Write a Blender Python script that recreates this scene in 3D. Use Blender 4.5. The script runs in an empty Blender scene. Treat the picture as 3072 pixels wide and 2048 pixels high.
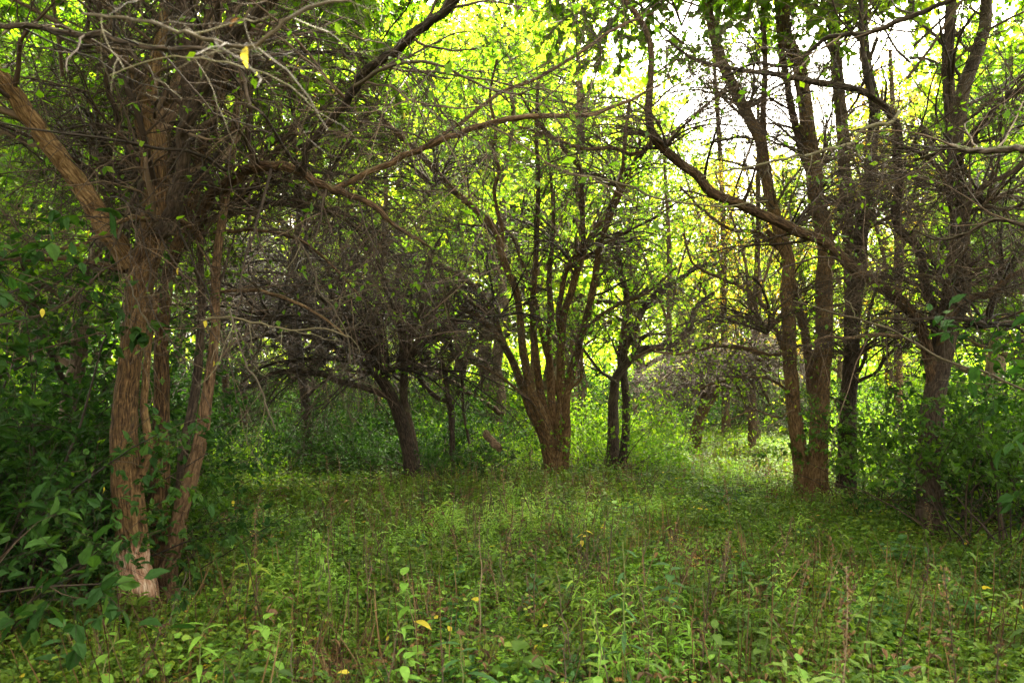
import bpy, math
import numpy as np
from mathutils import Vector

# ------------------------------------------------------------------ camera
SC = bpy.context.scene
COL = SC.collection
F_PX = 2219.0                      # focal length in pixels of the 3072 px wide photograph
HOR = math.radians(3.9)
CAM_H = 1.72
cam_d = bpy.data.cameras.new('camera')
cam = bpy.data.objects.new('camera', cam_d)
COL.objects.link(cam)
cam_d.sensor_width = 36.0
cam_d.lens = 26.0
cam_d.clip_start = 0.05
cam_d.clip_end = 800.0
cam.location = (0, 0, CAM_H)
cam.rotation_euler = (math.radians(90) + HOR, 0, 0)
cam_d.dof.use_dof = True
cam_d.dof.focus_distance = 12.5
cam_d.dof.aperture_fstop = 4.0
SC.camera = cam

# ------------------------------------------------------------------ sky, sun, exposure
SUN_EL, SUN_AZ = 60.0, 20.0        # azimuth measured from straight ahead (+Y) towards the right
world = bpy.data.worlds.new("World")
SC.world = world
world.use_nodes = True
wn, wl = world.node_tree.nodes, world.node_tree.links
wn.clear()
w_out = wn.new('ShaderNodeOutputWorld')
w_bg = wn.new('ShaderNodeBackground')
w_sky = wn.new('ShaderNodeTexSky')
w_sky.sky_type = 'NISHITA'
w_sky.sun_disc = False
w_sky.sun_elevation = math.radians(SUN_EL)
w_sky.sun_rotation = math.radians(SUN_AZ)
w_sky.air_density = 1.0
w_sky.dust_density = 4.0
w_sky.ozone_density = 1.0
w_hsv = wn.new('ShaderNodeHueSaturation')      # thin overcast: the sky's colour is washed out
w_hsv.inputs['Saturation'].default_value = 0.12
w_bg.inputs['Strength'].default_value = 0.15
wl.new(w_sky.outputs[0], w_hsv.inputs['Color'])
w_mul = wn.new('ShaderNodeMix')                # warm white balance of the whole sky
w_mul.data_type = 'RGBA'; w_mul.blend_type = 'MULTIPLY'; w_mul.inputs[0].default_value = 1.0
w_mul.inputs[7].default_value = (1.0, 0.94, 0.79, 1)
wl.new(w_hsv.outputs[0], w_mul.inputs[6])
wl.new(w_mul.outputs[2], w_bg.inputs['Color'])
wl.new(w_bg.outputs[0], w_out.inputs[0])
world.cycles_visibility.camera = True

sun_d = bpy.data.lights.new('sun', 'SUN')
sun_d.energy = 5.0
sun_d.angle = math.radians(10)
sun_d.color = (1.0, 0.92, 0.74)
sun = bpy.data.objects.new('sun', sun_d)
COL.objects.link(sun)
_az, _el = math.radians(SUN_AZ), math.radians(SUN_EL)
_to = Vector((math.sin(_az) * math.cos(_el), math.cos(_az) * math.cos(_el), math.sin(_el)))
sun.rotation_euler = _to.to_track_quat('Z', 'Y').to_euler()
sun.location = (10, 30, 40)

SC.view_settings.view_transform = 'Standard'
SC.view_settings.look = 'None'
SC.view_settings.exposure = 3.95
SC.view_settings.gamma = 1.0
SC.view_settings.use_curve_mapping = False
SC.cycles.use_denoising = True
SC.cycles.max_bounces = 7
SC.cycles.diffuse_bounces = 4
SC.cycles.glossy_bounces = 2
SC.cycles.transmission_bounces = 4
SC.cycles.transparent_max_bounces = 4
SC.cycles.caustics_reflective = False
SC.cycles.caustics_refractive = False
SC.cycles.sample_clamp_indirect = 4.0

rng = np.random.default_rng(11)
U = rng.uniform

# ------------------------------------------------------------------ numeric helpers
def hash3(ix, iy, iz):
    h = (ix * 374761393 + iy * 668265263 + iz * 1442695041) & 0xFFFFFFFF
    h = ((h ^ (h >> 13)) * 1274126177) & 0xFFFFFFFF
    h = h ^ (h >> 16)
    return (h & 0xFFFF) / 65535.0

def vnoise(p):
    p = np.asarray(p, float)
    i = np.floor(p).astype(np.int64)
    f = p - i
    f = f * f * (3 - 2 * f)
    r = 0.0
    for dx in (0, 1):
        for dy in (0, 1):
            for dz in (0, 1):
                w = (f[..., 0] if dx else 1 - f[..., 0]) * (f[..., 1] if dy else 1 - f[..., 1]) * (f[..., 2] if dz else 1 - f[..., 2])
                r = r + w * hash3(i[..., 0] + dx, i[..., 1] + dy, i[..., 2] + dz)
    return r

def gz(x, y):
    x = np.asarray(x, float); y = np.asarray(y, float)
    p = np.stack([x * 0.35 + 3.1, y * 0.35 + 7.7, np.zeros_like(x)], -1)
    q = np.stack([x * 1.3 + 9.1, y * 1.3 + 1.7, np.zeros_like(x)], -1)
    near = np.clip((y - 2) / 6, 0.2, 1)
    return (vnoise(p) - 0.5) * 0.14 * near + (vnoise(q) - 0.5) * 0.05

def at(px, py, d):
    """a point of the photograph (3072 x 2048) at the real distance d ahead of the camera"""
    px = np.asarray(px, float); py = np.asarray(py, float); d = np.asarray(d, float)
    cx = (px - 1536) / F_PX; cy = (1024 - py) / F_PX
    dy = math.cos(HOR) - cy * math.sin(HOR)
    dz = math.sin(HOR) + cy * math.cos(HOR)
    return np.stack([cx / dy * d, d + 0 * cx, CAM_H + dz / dy * d], -1)

def norm(v):
    return v / np.maximum(np.linalg.norm(v, axis=-1, keepdims=True), 1e-9)

def catmull(P, n):
    P = np.asarray(P, float)
    seg = np.linalg.norm(np.diff(P[:, :2], axis=0), axis=1) + 1e-6
    t = np.concatenate([[0], np.cumsum(seg)]); t /= t[-1]
    tt = np.linspace(0, 1, n)
    idx = np.clip(np.searchsorted(t, tt, side='right') - 1, 0, len(P) - 2)
    m = np.gradient(P, t, axis=0) if len(P) > 2 else np.repeat((P[1] - P[0])[None], 2, 0)
    h = (t[idx + 1] - t[idx])[:, None]
    s = ((tt - t[idx]) / h[:, 0])[:, None]
    return ((2 * s**3 - 3 * s**2 + 1) * P[idx] + (s**3 - 2 * s**2 + s) * h * m[idx]
            + (-2 * s**3 + 3 * s**2) * P[idx + 1] + (s**3 - s**2) * h * m[idx + 1])

# ------------------------------------------------------------------ mesh helpers
def make_mesh(name, V, F, mat, uv=None, attrs=None, smooth=True):
    me = bpy.data.meshes.new(name)
    V = np.ascontiguousarray(V, np.float32).reshape(-1, 3)
    F = np.ascontiguousarray(F, np.int32)
    n, k = F.shape
    me.vertices.add(len(V)); me.vertices.foreach_set('co', V.ravel())
    me.loops.add(n * k); me.loops.foreach_set('vertex_index', F.ravel())
    me.polygons.add(n)
    me.polygons.foreach_set('loop_start', np.arange(0, n * k, k, dtype=np.int32))
    me.polygons.foreach_set('loop_total', np.full(n, k, np.int32))
    me.polygons.foreach_set('use_smooth', np.full(n, smooth, bool))
    if uv is not None:
        l = me.uv_layers.new(name='UVMap')
        l.data.foreach_set('uv', np.ascontiguousarray(uv, np.float32).ravel())
    for an, av in (attrs or {}).items():
        a = me.attributes.new(an, 'FLOAT', 'POINT')
        a.data.foreach_set('value', np.ascontiguousarray(av, np.float32).ravel())
    me.update(calc_edges=True)
    if mat: me.materials.append(mat)
    return me

def link(name, data, parent=None, **props):
    o = bpy.data.objects.new(name, data)
    COL.objects.link(o)
    if parent is not None: o.parent = parent
    for k, v in props.items():
        if v is not None: o[k] = v
    return o

def thing(name, label, cat, loc=(0, 0, 0), group=None, rz=0.0):
    o = bpy.data.objects.new(name, None)
    COL.objects.link(o)
    o.empty_display_size = 0.2
    o.location = loc; o.rotation_euler = (0, 0, rz)
    o['label'] = label; o['category'] = cat
    if group: o['group'] = group
    return o

class Geo:
    """collects batches of geometry for one mesh"""
    def __init__(s): s.V = []; s.F = []; s.UV = []; s.R = []; s.n = 0; s.X = []
    def add(s, V, F, UV, R, X=None):
        s.V.append(V.reshape(-1, 3)); s.F.append(F + s.n); s.UV.append(UV.reshape(-1, 2)); s.R.append(R.ravel())
        s.X.append(np.zeros(len(s.V[-1])) if X is None else X.ravel())
        s.n += len(s.V[-1])
    def mesh(s, name, mat, loc=(0, 0, 0), smooth=True, extra=None):
        at_ = {'rnd': np.concatenate(s.R)}
        if extra: at_[extra] = np.concatenate(s.X)
        return make_mesh(name, np.concatenate(s.V) - np.asarray(loc, float), np.concatenate(s.F), mat,
                         np.concatenate(s.UV), at_, smooth)

def frames(P):
    T = norm(np.gradient(P, axis=-2))
    ch = norm(P[..., -1, :] - P[..., 0, :])
    ref = np.where(np.abs(ch[..., 2:3]) > 0.75, np.array([1.0, 0.13, 0.07]), np.array([0.05, 0.08, 1.0]))
    A = norm(np.cross(T, ref[..., None, :])); B = np.cross(T, A)
    return T, A, B

def tubes(g, P, R, S, relief=0.0, flute=0.0, bare=None, seed=0.0):
    """P (N,K,3), R (N,K): tapered tubes with S sides"""
    N, K = R.shape
    T, A, B = frames(P)
    a = np.arange(S) / S * 2 * np.pi
    ca, sa = np.cos(a), np.sin(a)
    L = np.concatenate([np.zeros((N, 1)), np.cumsum(np.linalg.norm(np.diff(P, axis=1), axis=-1), 1)], 1)
    rad = np.repeat(R[:, :, None], S, 2)
    if relief > 0 or flute > 0:
        l = L[:, :, None] + 0 * rad
        c = ca + 0 * rad; s_ = sa + 0 * rad
        if flute:
            n1 = vnoise(np.stack([c * 1.6 + seed, s_ * 1.6 + 5, l * 0.9], -1)) - 0.5
            n2 = vnoise(np.stack([c * 3.4 + seed, s_ * 3.4 + 9, l * 2.2], -1)) - 0.5
            rad = rad * (1 + flute * (1.2 * n1 + 0.6 * n2))
        if relief:
            q = vnoise(np.stack([c * 9 + seed, s_ * 9 + 3, l * 6.0], -1))
            q2 = vnoise(np.stack([c * 5 + seed, s_ * 5 + 8, l * 3.0], -1))
            rad = rad + relief * (1 - 2.2 * np.abs(q - 0.5) * 2 + 0.5 * q2 - 0.3)
    V = P[:, :, None, :] + rad[..., None] * (A[:, :, None, :] * ca[:, None] + B[:, :, None, :] * sa[:, None])
    i = np.arange(N)[:, None, None] * K * S; j = np.arange(K - 1)[None, :, None] * S; k = np.arange(S)[None, None, :]
    k2 = (k + 1) % S
    F = np.stack([i + j + k, i + j + k2, i + j + S + k2, i + j + S + k], -1).reshape(-1, 4)
    rm = R.mean(1)[:, None, None]
    u0 = (k / S + 0 * i + 0 * j) * 6.283 * rm; u1 = ((k + 1) / S + 0 * i + 0 * j) * 6.283 * rm
    off = rng.random((N, 1, 1)) * 20
    v0 = L[:, :-1, None] + 0 * k + off; v1 = L[:, 1:, None] + 0 * k + off
    UV = np.stack([np.stack([u0 + off, v0], -1), np.stack([u1 + off, v0], -1), np.stack([u1 + off, v1], -1), np.stack([u0 + off, v1], -1)], -2)
    rnd = np.repeat(rng.random(N), K * S)
    g.add(V, F, UV, rnd, None if bare is None else np.repeat(bare, S))

LEAF4 = (np.array([[0, 0, 0], [.42, -.5, .0], [1, 0, -.12], [.42, .5, .0]]), np.array([[0, 1, 2], [0, 2, 3]]))
LEAF6 = (np.array([[0, 0, 0], [.28, -.5, .06], [.68, -.34, .03], [1, 0, -.16], [.68, .34, .03], [.28, .5, .06]]),
         np.array([[0, 1, 2], [0, 2, 3], [0, 3, 4], [0, 4, 5]]))
LANCE = (np.array([[0, 0, 0], [.3, -.5, .10], [.3, .5, .10], [.65, -.38, .06], [.65, .38, .06], [1, 0, -.22]]),
         np.array([[0, 1, 2], [1, 3, 2], [3, 4, 2], [3, 5, 4]]))

def leaves(g, pos, d, nrm, L, W, tpl=LEAF4, rnd=None):
    """leaf blades at pos along d, facing nrm; L, W are length and width in metres"""
    d = norm(d); s = norm(np.cross(nrm, d)); u = np.cross(d, s)
    t, f = tpl
    n, k = len(pos), len(t)
    L = np.broadcast_to(L, (n,)); W = np.broadcast_to(W, (n,))
    V = (pos[:, None] + d[:, None] * (t[None, :, 0, None] * L[:, None, None])
         + s[:, None] * (t[None, :, 1, None] * W[:, None, None]) + u[:, None] * (t[None, :, 2, None] * L[:, None, None]))
    Fc = (f[None] + (np.arange(n) * k)[:, None, None]).reshape(-1, 3)
    uv = np.broadcast_to(t[f][..., :2], (n,) + t[f].shape[:2] + (2,)) + np.array([0, .5])
    r = rng.random(n) if rnd is None else rnd
    g.add(V, Fc, uv, np.repeat(r, k))

def grow(P, R, n, t0, t1, len_, ang, K, wob, bias, rr, rmin, rtip=0.35, flat=0.0, keep=None, local=False):
    """n children on each parent polyline; returns (N*n,K,3), (N*n,K)"""
    N, KP = R.shape
    t = t0 + (t1 - t0) * (np.arange(n)[None] + rng.random((N, n))) / n
    t = t.ravel(); par = np.repeat(np.arange(N), n)
    x = t * (KP - 1); i = np.clip(x.astype(int), 0, KP - 2); f = (x - i)[:, None]
    p0 = P[par, i] * (1 - f) + P[par, i + 1] * f
    r0 = R[par, i] * (1 - f[:, 0]) + R[par, i + 1] * f[:, 0]
    T = norm(P[par, i + 1] - P[par, i])
    q = norm(rng.normal(size=T.shape) * np.array([1, 1, 1 - flat]))
    q = norm(q - (q * T).sum(-1, keepdims=True) * T)
    a = np.radians(U(ang[0], ang[1], len(t)))[:, None]
    D = T * np.cos(a) + q * np.sin(a)
    L = U(len_[0], len_[1], len(t)) * (1.15 - 0.55 * t)
    out = np.empty((len(t), K, 3)); out[:, 0] = p0
    D = norm(D)
    st = (L / (K - 1))[:, None]
    for k in range(1, K):
        D = norm(D + rng.normal(size=D.shape) * wob + np.asarray(bias) * (1.0 / K))
        out[:, k] = out[:, k - 1] + D * st
    rad = np.maximum(r0 * rr * U(.7, 1.1, len(t)), rmin)[:, None] * np.linspace(1, rtip, K)[None]
    m = np.ones(len(t), bool)
    dist = np.linalg.norm(out - np.array([0, 0, CAM_H]), axis=-1).min(1)
    if not local: m &= (dist > 1.5) & (out[..., 2].min(1) > 0.05)
    if keep is not None: m &= rng.random(len(t)) < keep
    return out[m], rad[m]

# ------------------------------------------------------------------ materials
def new_mat(name):
    m = bpy.data.materials.new(name); m.use_nodes = True
    m.node_tree.nodes.clear()
    return m, m.node_tree.nodes, m.node_tree.links

def ramp(n, stops):
    r = n.new('ShaderNodeValToRGB'); e = r.color_ramp.elements
    e[0].position = stops[0][0]; e[0].color = (*stops[0][1], 1)
    e[1].position = stops[-1][0]; e[1].color = (*stops[-1][1], 1)
    for p, c in stops[1:-1]:
        x = e.new(p); x.color = (*c, 1)
    return r

def mth(n, l, op, a, b=None, clamp=False):
    m = n.new('ShaderNodeMath'); m.operation = op; m.use_clamp = clamp
    for s, v in ((0, a), (1, b)):
        if v is None: continue
        if isinstance(v, (int, float)): m.inputs[s].default_value = v
        else: l.new(v, m.inputs[s])
    return m.outputs[0]

def leaf_mat(name, stops, trans=0.45, tint=(1.5, 1.6, 0.55), rough=0.55, spec=0.2, patch=0.35):
    m, n, l = new_mat(name)
    at_ = n.new('ShaderNodeAttribute'); at_.attribute_name = 'rnd'
    oi = n.new('ShaderNodeObjectInfo')
    ge = n.new('ShaderNodeNewGeometry')
    nz = n.new('ShaderNodeTexNoise'); nz.inputs['Scale'].default_value = 0.55; nz.inputs['Detail'].default_value = 3
    l.new(ge.outputs['Position'], nz.inputs['Vector'])
    a = mth(n, l, 'MULTIPLY', at_.outputs['Fac'], 1 - patch)
    b = mth(n, l, 'MULTIPLY', mth(n, l, 'SUBTRACT', nz.outputs['Fac'], 0.3), patch * 1.6)
    c = mth(n, l, 'MULTIPLY', mth(n, l, 'SUBTRACT', oi.outputs['Random'], 0.5), 0.16)
    f = mth(n, l, 'ADD', mth(n, l, 'ADD', a, b), c, True)
    r = ramp(n, stops); l.new(f, r.inputs[0])
    nv = n.new('ShaderNodeTexNoise'); nv.inputs['Scale'].default_value = 60
    l.new(ge.outputs['Position'], nv.inputs['Vector'])
    mx = n.new('ShaderNodeMix'); mx.data_type = 'RGBA'; mx.blend_type = 'MULTIPLY'; mx.inputs[0].default_value = 1
    v = mth(n, l, 'ADD', mth(n, l, 'MULTIPLY', nv.outputs['Fac'], 0.7), 0.65)
    l.new(r.outputs[0], mx.inputs[6]); l.new(v, mx.inputs[7])
    pr = n.new('ShaderNodeBsdfPrincipled'); pr.inputs['Roughness'].default_value = rough
    pr.inputs['Specular IOR Level'].default_value = spec
    l.new(mx.outputs[2], pr.inputs['Base Color'])
    tm = n.new('ShaderNodeMix'); tm.data_type = 'RGBA'; tm.blend_type = 'MULTIPLY'; tm.inputs[0].default_value = 1
    tm.inputs[7].default_value = (*tint, 1); tm.clamp_result = True
    l.new(mx.outputs[2], tm.inputs[6])
    tr = n.new('ShaderNodeBsdfTranslucent'); l.new(tm.outputs[2], tr.inputs['Color'])
    ms = n.new('ShaderNodeMixShader'); ms.inputs[0].default_value = trans
    l.new(pr.outputs[0], ms.inputs[1]); l.new(tr.outputs[0], ms.inputs[2])
    o = n.new('ShaderNodeOutputMaterial'); l.new(ms.outputs[0], o.inputs[0])
    return m

def bark_mat(name, dark, mid, light, moss=0.5, bump=0.6, bare=False, uscale=58, vscale=13):
    m, n, l = new_mat(name)
    uv = n.new('ShaderNodeUVMap'); uv.uv_map = 'UVMap'
    mp = n.new('ShaderNodeMapping'); mp.inputs['Scale'].default_value = (uscale, vscale, 1)
    l.new(uv.outputs[0], mp.inputs[0])
    n1 = n.new('ShaderNodeTexNoise'); n1.inputs['Scale'].default_value = 1; n1.inputs['Detail'].default_value = 6
    n1.inputs['Roughness'].default_value = 0.65; n1.inputs['Distortion'].default_value = 0.6
    l.new(mp.outputs[0], n1.inputs['Vector'])
    ge = n.new('ShaderNodeNewGeometry')
    n2 = n.new('ShaderNodeTexNoise'); n2.inputs['Scale'].default_value = 3.5; n2.inputs['Detail'].default_value = 5
    l.new(ge.outputs['Position'], n2.inputs['Vector'])
    oi = n.new('ShaderNodeObjectInfo')
    f = mth(n, l, 'ADD', mth(n, l, 'MULTIPLY', n1.outputs['Fac'], 0.75), mth(n, l, 'MULTIPLY', n2.outputs['Fac'], 0.25))
    mpc = n.new('ShaderNodeMapping'); mpc.inputs['Scale'].default_value = (uscale * .75, vscale * .55, 1)
    wa = n.new('ShaderNodeVectorMath'); wa.operation = 'MULTIPLY_ADD'
    wa.inputs[1].default_value = (.035, .12, 0); l.new(n2.outputs['Color'], wa.inputs[0]); l.new(uv.outputs[0], wa.inputs[2])
    l.new(wa.outputs[0], mpc.inputs[0])
    vo = n.new('ShaderNodeTexVoronoi'); vo.feature = 'DISTANCE_TO_EDGE'; vo.inputs['Scale'].default_value = 1
    l.new(mpc.outputs[0], vo.inputs['Vector'])
    crack = mth(n, l, 'MULTIPLY', vo.outputs['Distance'], 3.2, True)
    f = mth(n, l, 'ADD', f, mth(n, l, 'MULTIPLY', mth(n, l, 'SUBTRACT', crack, 0.66), 0.07))
    f = mth(n, l, 'ADD', f, mth(n, l, 'MULTIPLY', mth(n, l, 'SUBTRACT', oi.outputs['Random'], 0.5), 0.12), True)
    r = ramp(n, [(0.36, dark), (0.5, mid), (0.66, light)]); l.new(f, r.inputs[0])
    col = r.outputs[0]
    if moss > 0:
        sp = n.new('ShaderNodeSeparateXYZ'); l.new(ge.outputs['Normal'], sp.inputs[0])
        n3 = n.new('ShaderNodeTexNoise'); n3.inputs['Scale'].default_value = 7; n3.inputs['Detail'].default_value = 4
        l.new(ge.outputs['Position'], n3.inputs['Vector'])
        k = mth(n, l, 'ADD', mth(n, l, 'MULTIPLY', sp.outputs[2], 0.55), mth(n, l, 'MULTIPLY', mth(n, l, 'SUBTRACT', n3.outputs['Fac'], 0.5), 2.0))
        k = mth(n, l, 'MULTIPLY', mth(n, l, 'SUBTRACT', k, 0.25), moss * 2.0, True)
        mm = n.new('ShaderNodeMix'); mm.data_type = 'RGBA'
        l.new(k, mm.inputs[0]); l.new(col, mm.inputs[6]); mm.inputs[7].default_value = (0.075, 0.085, 0.028, 1)
        col = mm.outputs[2]
    if bare:
        ab = n.new('ShaderNodeAttribute'); ab.attribute_name = 'bare'
        n4 = n.new('ShaderNodeTexNoise'); n4.inputs['Scale'].default_value = 1; n4.inputs['Detail'].default_value = 3
        mp2 = n.new('ShaderNodeMapping'); mp2.inputs['Scale'].default_value = (34, 4, 1)
        l.new(uv.outputs[0], mp2.inputs[0]); l.new(mp2.outputs[0], n4.inputs['Vector'])
        k = mth(n, l, 'MULTIPLY', mth(n, l, 'SUBTRACT', mth(n, l, 'ADD', ab.outputs['Fac'], n4.outputs['Fac']), 1.05), 5.0, True)
        rb = ramp(n, [(0.35, (0.11, 0.045, 0.025)), (0.5, (0.27, 0.15, 0.095)), (0.68, (0.42, 0.32, 0.24))])
        l.new(n1.outputs['Fac'], rb.inputs[0])
        mb = n.new('ShaderNodeMix'); mb.data_type = 'RGBA'
        l.new(k, mb.inputs[0]); l.new(col, mb.inputs[6]); l.new(rb.outputs[0], mb.inputs[7])
        col = mb.outputs[2]
    pr = n.new('ShaderNodeBsdfPrincipled'); pr.inputs['Roughness'].default_value = 0.85
    pr.inputs['Specular IOR Level'].default_value = 0.2
    l.new(col, pr.inputs['Base Color'])
    bp = n.new('ShaderNodeBump'); bp.inputs['Strength'].default_value = bump; bp.inputs['Distance'].default_value = 0.02
    l.new(mth(n, l, 'ADD', n1.outputs['Fac'], crack), bp.inputs['Height']); l.new(bp.outputs[0], pr.inputs['Normal'])
    o = n.new('ShaderNodeOutputMaterial'); l.new(pr.outputs[0], o.inputs[0])
    return m

def twig_mat(name, stops):
    m, n, l = new_mat(name)
    a = n.new('ShaderNodeAttribute'); a.attribute_name = 'rnd'
    ge = n.new('ShaderNodeNewGeometry')
    nz = n.new('ShaderNodeTexNoise'); nz.inputs['Scale'].default_value = 9
    l.new(ge.outputs['Position'], nz.inputs['Vector'])
    r = ramp(n, stops)
    l.new(mth(n, l, 'ADD', mth(n, l, 'MULTIPLY', a.outputs['Fac'], 0.6), mth(n, l, 'MULTIPLY', nz.outputs['Fac'], 0.4)), r.inputs[0])
    pr = n.new('ShaderNodeBsdfPrincipled'); pr.inputs['Roughness'].default_value = 0.75
    pr.inputs['Specular IOR Level'].default_value = 0.3
    l.new(r.outputs[0], pr.inputs['Base Color'])
    o = n.new('ShaderNodeOutputMaterial'); l.new(pr.outputs[0], o.inputs[0])
    return m

M = {}
M['bark_red'] = bark_mat('bark_red', (.020, .010, .004), (.105, .058, .023), (.22, .14, .066), moss=.35, bare=True)
M['bark'] = bark_mat('bark', (.018, .009, .004), (.085, .048, .024), (.18, .11, .06), moss=.55)
M['bark_dark'] = bark_mat('bark_dark', (.010, .007, .005), (.038, .025, .017), (.09, .062, .042), moss=.7)
M['bark_pale'] = bark_mat('bark_pale', (.03, .018, .010), (.11, .068, .040), (.22, .145, .09), moss=.25)
M['bark_far'] = bark_mat('bark_far', (.03, .02, .014), (.08, .055, .038), (.15, .11, .08), moss=.3, bump=.2, uscale=30, vscale=5)
M['twig'] = twig_mat('twig', [(.15, (.010, .006, .0035)), (.55, (.036, .021, .012)), (.9, (.12, .078, .046))])
M['twig_dark'] = twig_mat('twig_dark', [(.15, (.005, .003, .0015)), (.55, (.018, .010, .005)), (.9, (.07, .042, .024))])
M['twig_lichen'] = twig_mat('twig_lichen', [(.25, (.022, .014, .007)), (.5, (.052, .038, .018)), (.8, (.11, .095, .05))])
M['leaf_glow'] = leaf_mat('leaf_glow', [(.0, (.055, .11, .012)), (.45, (.11, .17, .018)), (.8, (.20, .22, .022)), (1, (.38, .24, .03))], trans=.62, tint=(3.0, 3.15, 1.0), spec=.1)
M['leaf_green'] = leaf_mat('leaf_green', [(.0, (.028, .062, .008)), (.5, (.064, .118, .010)), (.9, (.135, .17, .014)), (1, (.28, .20, .02))], trans=.55, tint=(2.4, 2.7, .6))
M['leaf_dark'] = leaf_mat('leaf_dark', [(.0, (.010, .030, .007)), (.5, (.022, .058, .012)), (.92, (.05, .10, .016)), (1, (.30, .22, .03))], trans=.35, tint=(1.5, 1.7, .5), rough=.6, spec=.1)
M['leaf_mid'] = leaf_mat('leaf_mid', [(.0, (.022, .05, .008)), (.5, (.045, .09, .012)), (.94, (.085, .13, .015)), (1, (.30, .22, .03))], trans=.45, tint=(1.8, 2.2, .6), rough=.45)
M['leaf_mix'] = leaf_mat('leaf_mix', [(.0, (.035, .085, .012)), (.5, (.08, .15, .016)), (.9, (.15, .20, .02)), (1, (.30, .22, .03))], trans=.6, tint=(2.8, 3.2, .8))
M['leaf_autumn'] = leaf_mat('leaf_autumn', [(.0, (.10, .15, .018)), (.4, (.21, .21, .022)), (.75, (.36, .23, .025)), (1, (.42, .16, .03))], trans=.55, tint=(1.8, 1.7, .7))
M['herb'] = leaf_mat('herb', [(.0, (.018, .042, .008)), (.33, (.050, .098, .011)), (.66, (.115, .178, .016)), (.86, (.19, .225, .02)), (.94, (.30, .22, .03)), (1, (.26, .13, .04))], trans=.35, tint=(1.6, 1.7, .6), patch=.45)
M['herb_blue'] = leaf_mat('herb_blue', [(.0, (.018, .055, .016)), (.6, (.045, .11, .028)), (1, (.11, .17, .045))], trans=.3, tint=(1.4, 1.6, .8))
M['herb_bright'] = leaf_mat('herb_bright', [(.0, (.08, .20, .025)), (.6, (.17, .30, .04)), (1, (.36, .36, .07))], trans=.45, tint=(1.6, 1.6, .6))
M['dry'] = leaf_mat('dry', [(.0, (.018, .010, .005)), (.5, (.075, .040, .018)), (1, (.24, .15, .065))], trans=.2, tint=(1.3, 1.1, .8), patch=.2)
M['litter'] = leaf_mat('litter', [(.0, (.05, .026, .014)), (.55, (.15, .08, .035)), (.8, (.30, .17, .05)), (1, (.55, .36, .05))], trans=.2, tint=(1.3, 1.1, .7), patch=.1)
M['yellow'] = leaf_mat('yellow', [(.0, (.42, .33, .03)), (1, (.58, .48, .06))], trans=.5, tint=(1.4, 1.3, .7), patch=.1)
M['grass'] = leaf_mat('grass', [(.0, (.04, .09, .010)), (.5, (.09, .13, .014)), (.8, (.19, .15, .035)), (1, (.28, .19, .07))], trans=.35, tint=(1.4, 1.4, .6), patch=.4)

def ground_mat():
    m, n, l = new_mat('forest_floor')
    ge = n.new('ShaderNodeNewGeometry')
    a = n.new('ShaderNodeTexNoise'); a.inputs['Scale'].default_value = 22; a.inputs['Detail'].default_value = 6
    b = n.new('ShaderNodeTexNoise'); b.inputs['Scale'].default_value = 0.7; b.inputs['Detail'].default_value = 4
    for x in (a, b): l.new(ge.outputs['Position'], x.inputs['Vector'])
    r = ramp(n, [(.35, (.012, .007, .004)), (.5, (.036, .022, .012)), (.66, (.09, .055, .03))]); l.new(a.outputs['Fac'], r.inputs[0])
    g = ramp(n, [(.35, (.02, .035, .01)), (.65, (.06, .09, .022))]); l.new(a.outputs['Fac'], g.inputs[0])
    k = mth(n, l, 'MULTIPLY', mth(n, l, 'SUBTRACT', b.outputs['Fac'], .42), 4.0, True)
    mx = n.new('ShaderNodeMix'); mx.data_type = 'RGBA'
    l.new(k, mx.inputs[0]); l.new(r.outputs[0], mx.inputs[6]); l.new(g.outputs[0], mx.inputs[7])
    pr = n.new('ShaderNodeBsdfPrincipled'); pr.inputs['Roughness'].default_value = .95
    l.new(mx.outputs[2], pr.inputs['Base Color'])
    bp = n.new('ShaderNodeBump'); bp.inputs['Strength'].default_value = .8; bp.inputs['Distance'].default_value = .03
    l.new(a.outputs['Fac'], bp.inputs['Height']); l.new(bp.outputs[0], pr.inputs['Normal'])
    o = n.new('ShaderNodeOutputMaterial'); l.new(pr.outputs[0], o.inputs[0])
    return m

# ------------------------------------------------------------------ ground
def axis(a, b, n, p):
    t = np.linspace(-1, 1, n); t = np.sign(t) * np.abs(t) ** p
    return (a + b) / 2 + t * (b - a) / 2
gx = axis(-300, 300, 161, 2.8); gy = np.concatenate([np.linspace(-60, 0, 16)[:-1], (np.linspace(0, 1, 180) ** 2.3) * 500])
X, Y = np.meshgrid(gx, gy)
Z = gz(X, Y)
nx, ny = len(gx), len(gy)
i = np.arange(ny - 1)[:, None] * nx + np.arange(nx - 1)[None]
Fg = np.stack([i, i + 1, i + nx + 1, i + nx], -1).reshape(-1, 4)
link('ground', make_mesh('ground', np.stack([X, Y, Z], -1), Fg, ground_mat()), kind='structure',
     label='dark woodland soil beneath the green undergrowth')

def leafy(g, tw, cnt, size, tpl=LEAF4, up=1.0, ratio=.55):
    N, K = tw.shape[:2]
    par = np.repeat(np.arange(N), cnt); t = rng.random(len(par)) * .9 + .1
    x = t * (K - 1); i = np.clip(x.astype(int), 0, K - 2); f = (x - i)[:, None]
    p = tw[par, i] * (1 - f) + tw[par, i + 1] * f
    d = norm(norm(tw[par, i + 1] - tw[par, i]) + rng.normal(size=p.shape) * .8 + np.array([0, 0, -.25]))
    nr = norm(rng.normal(size=p.shape) * .55 + np.array([0, 0, up]))
    L = size * U(.6, 1.35, len(p))
    leaves(g, p, d, nr, L, L * ratio * U(.8, 1.2, len(p)), tpl)

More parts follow.
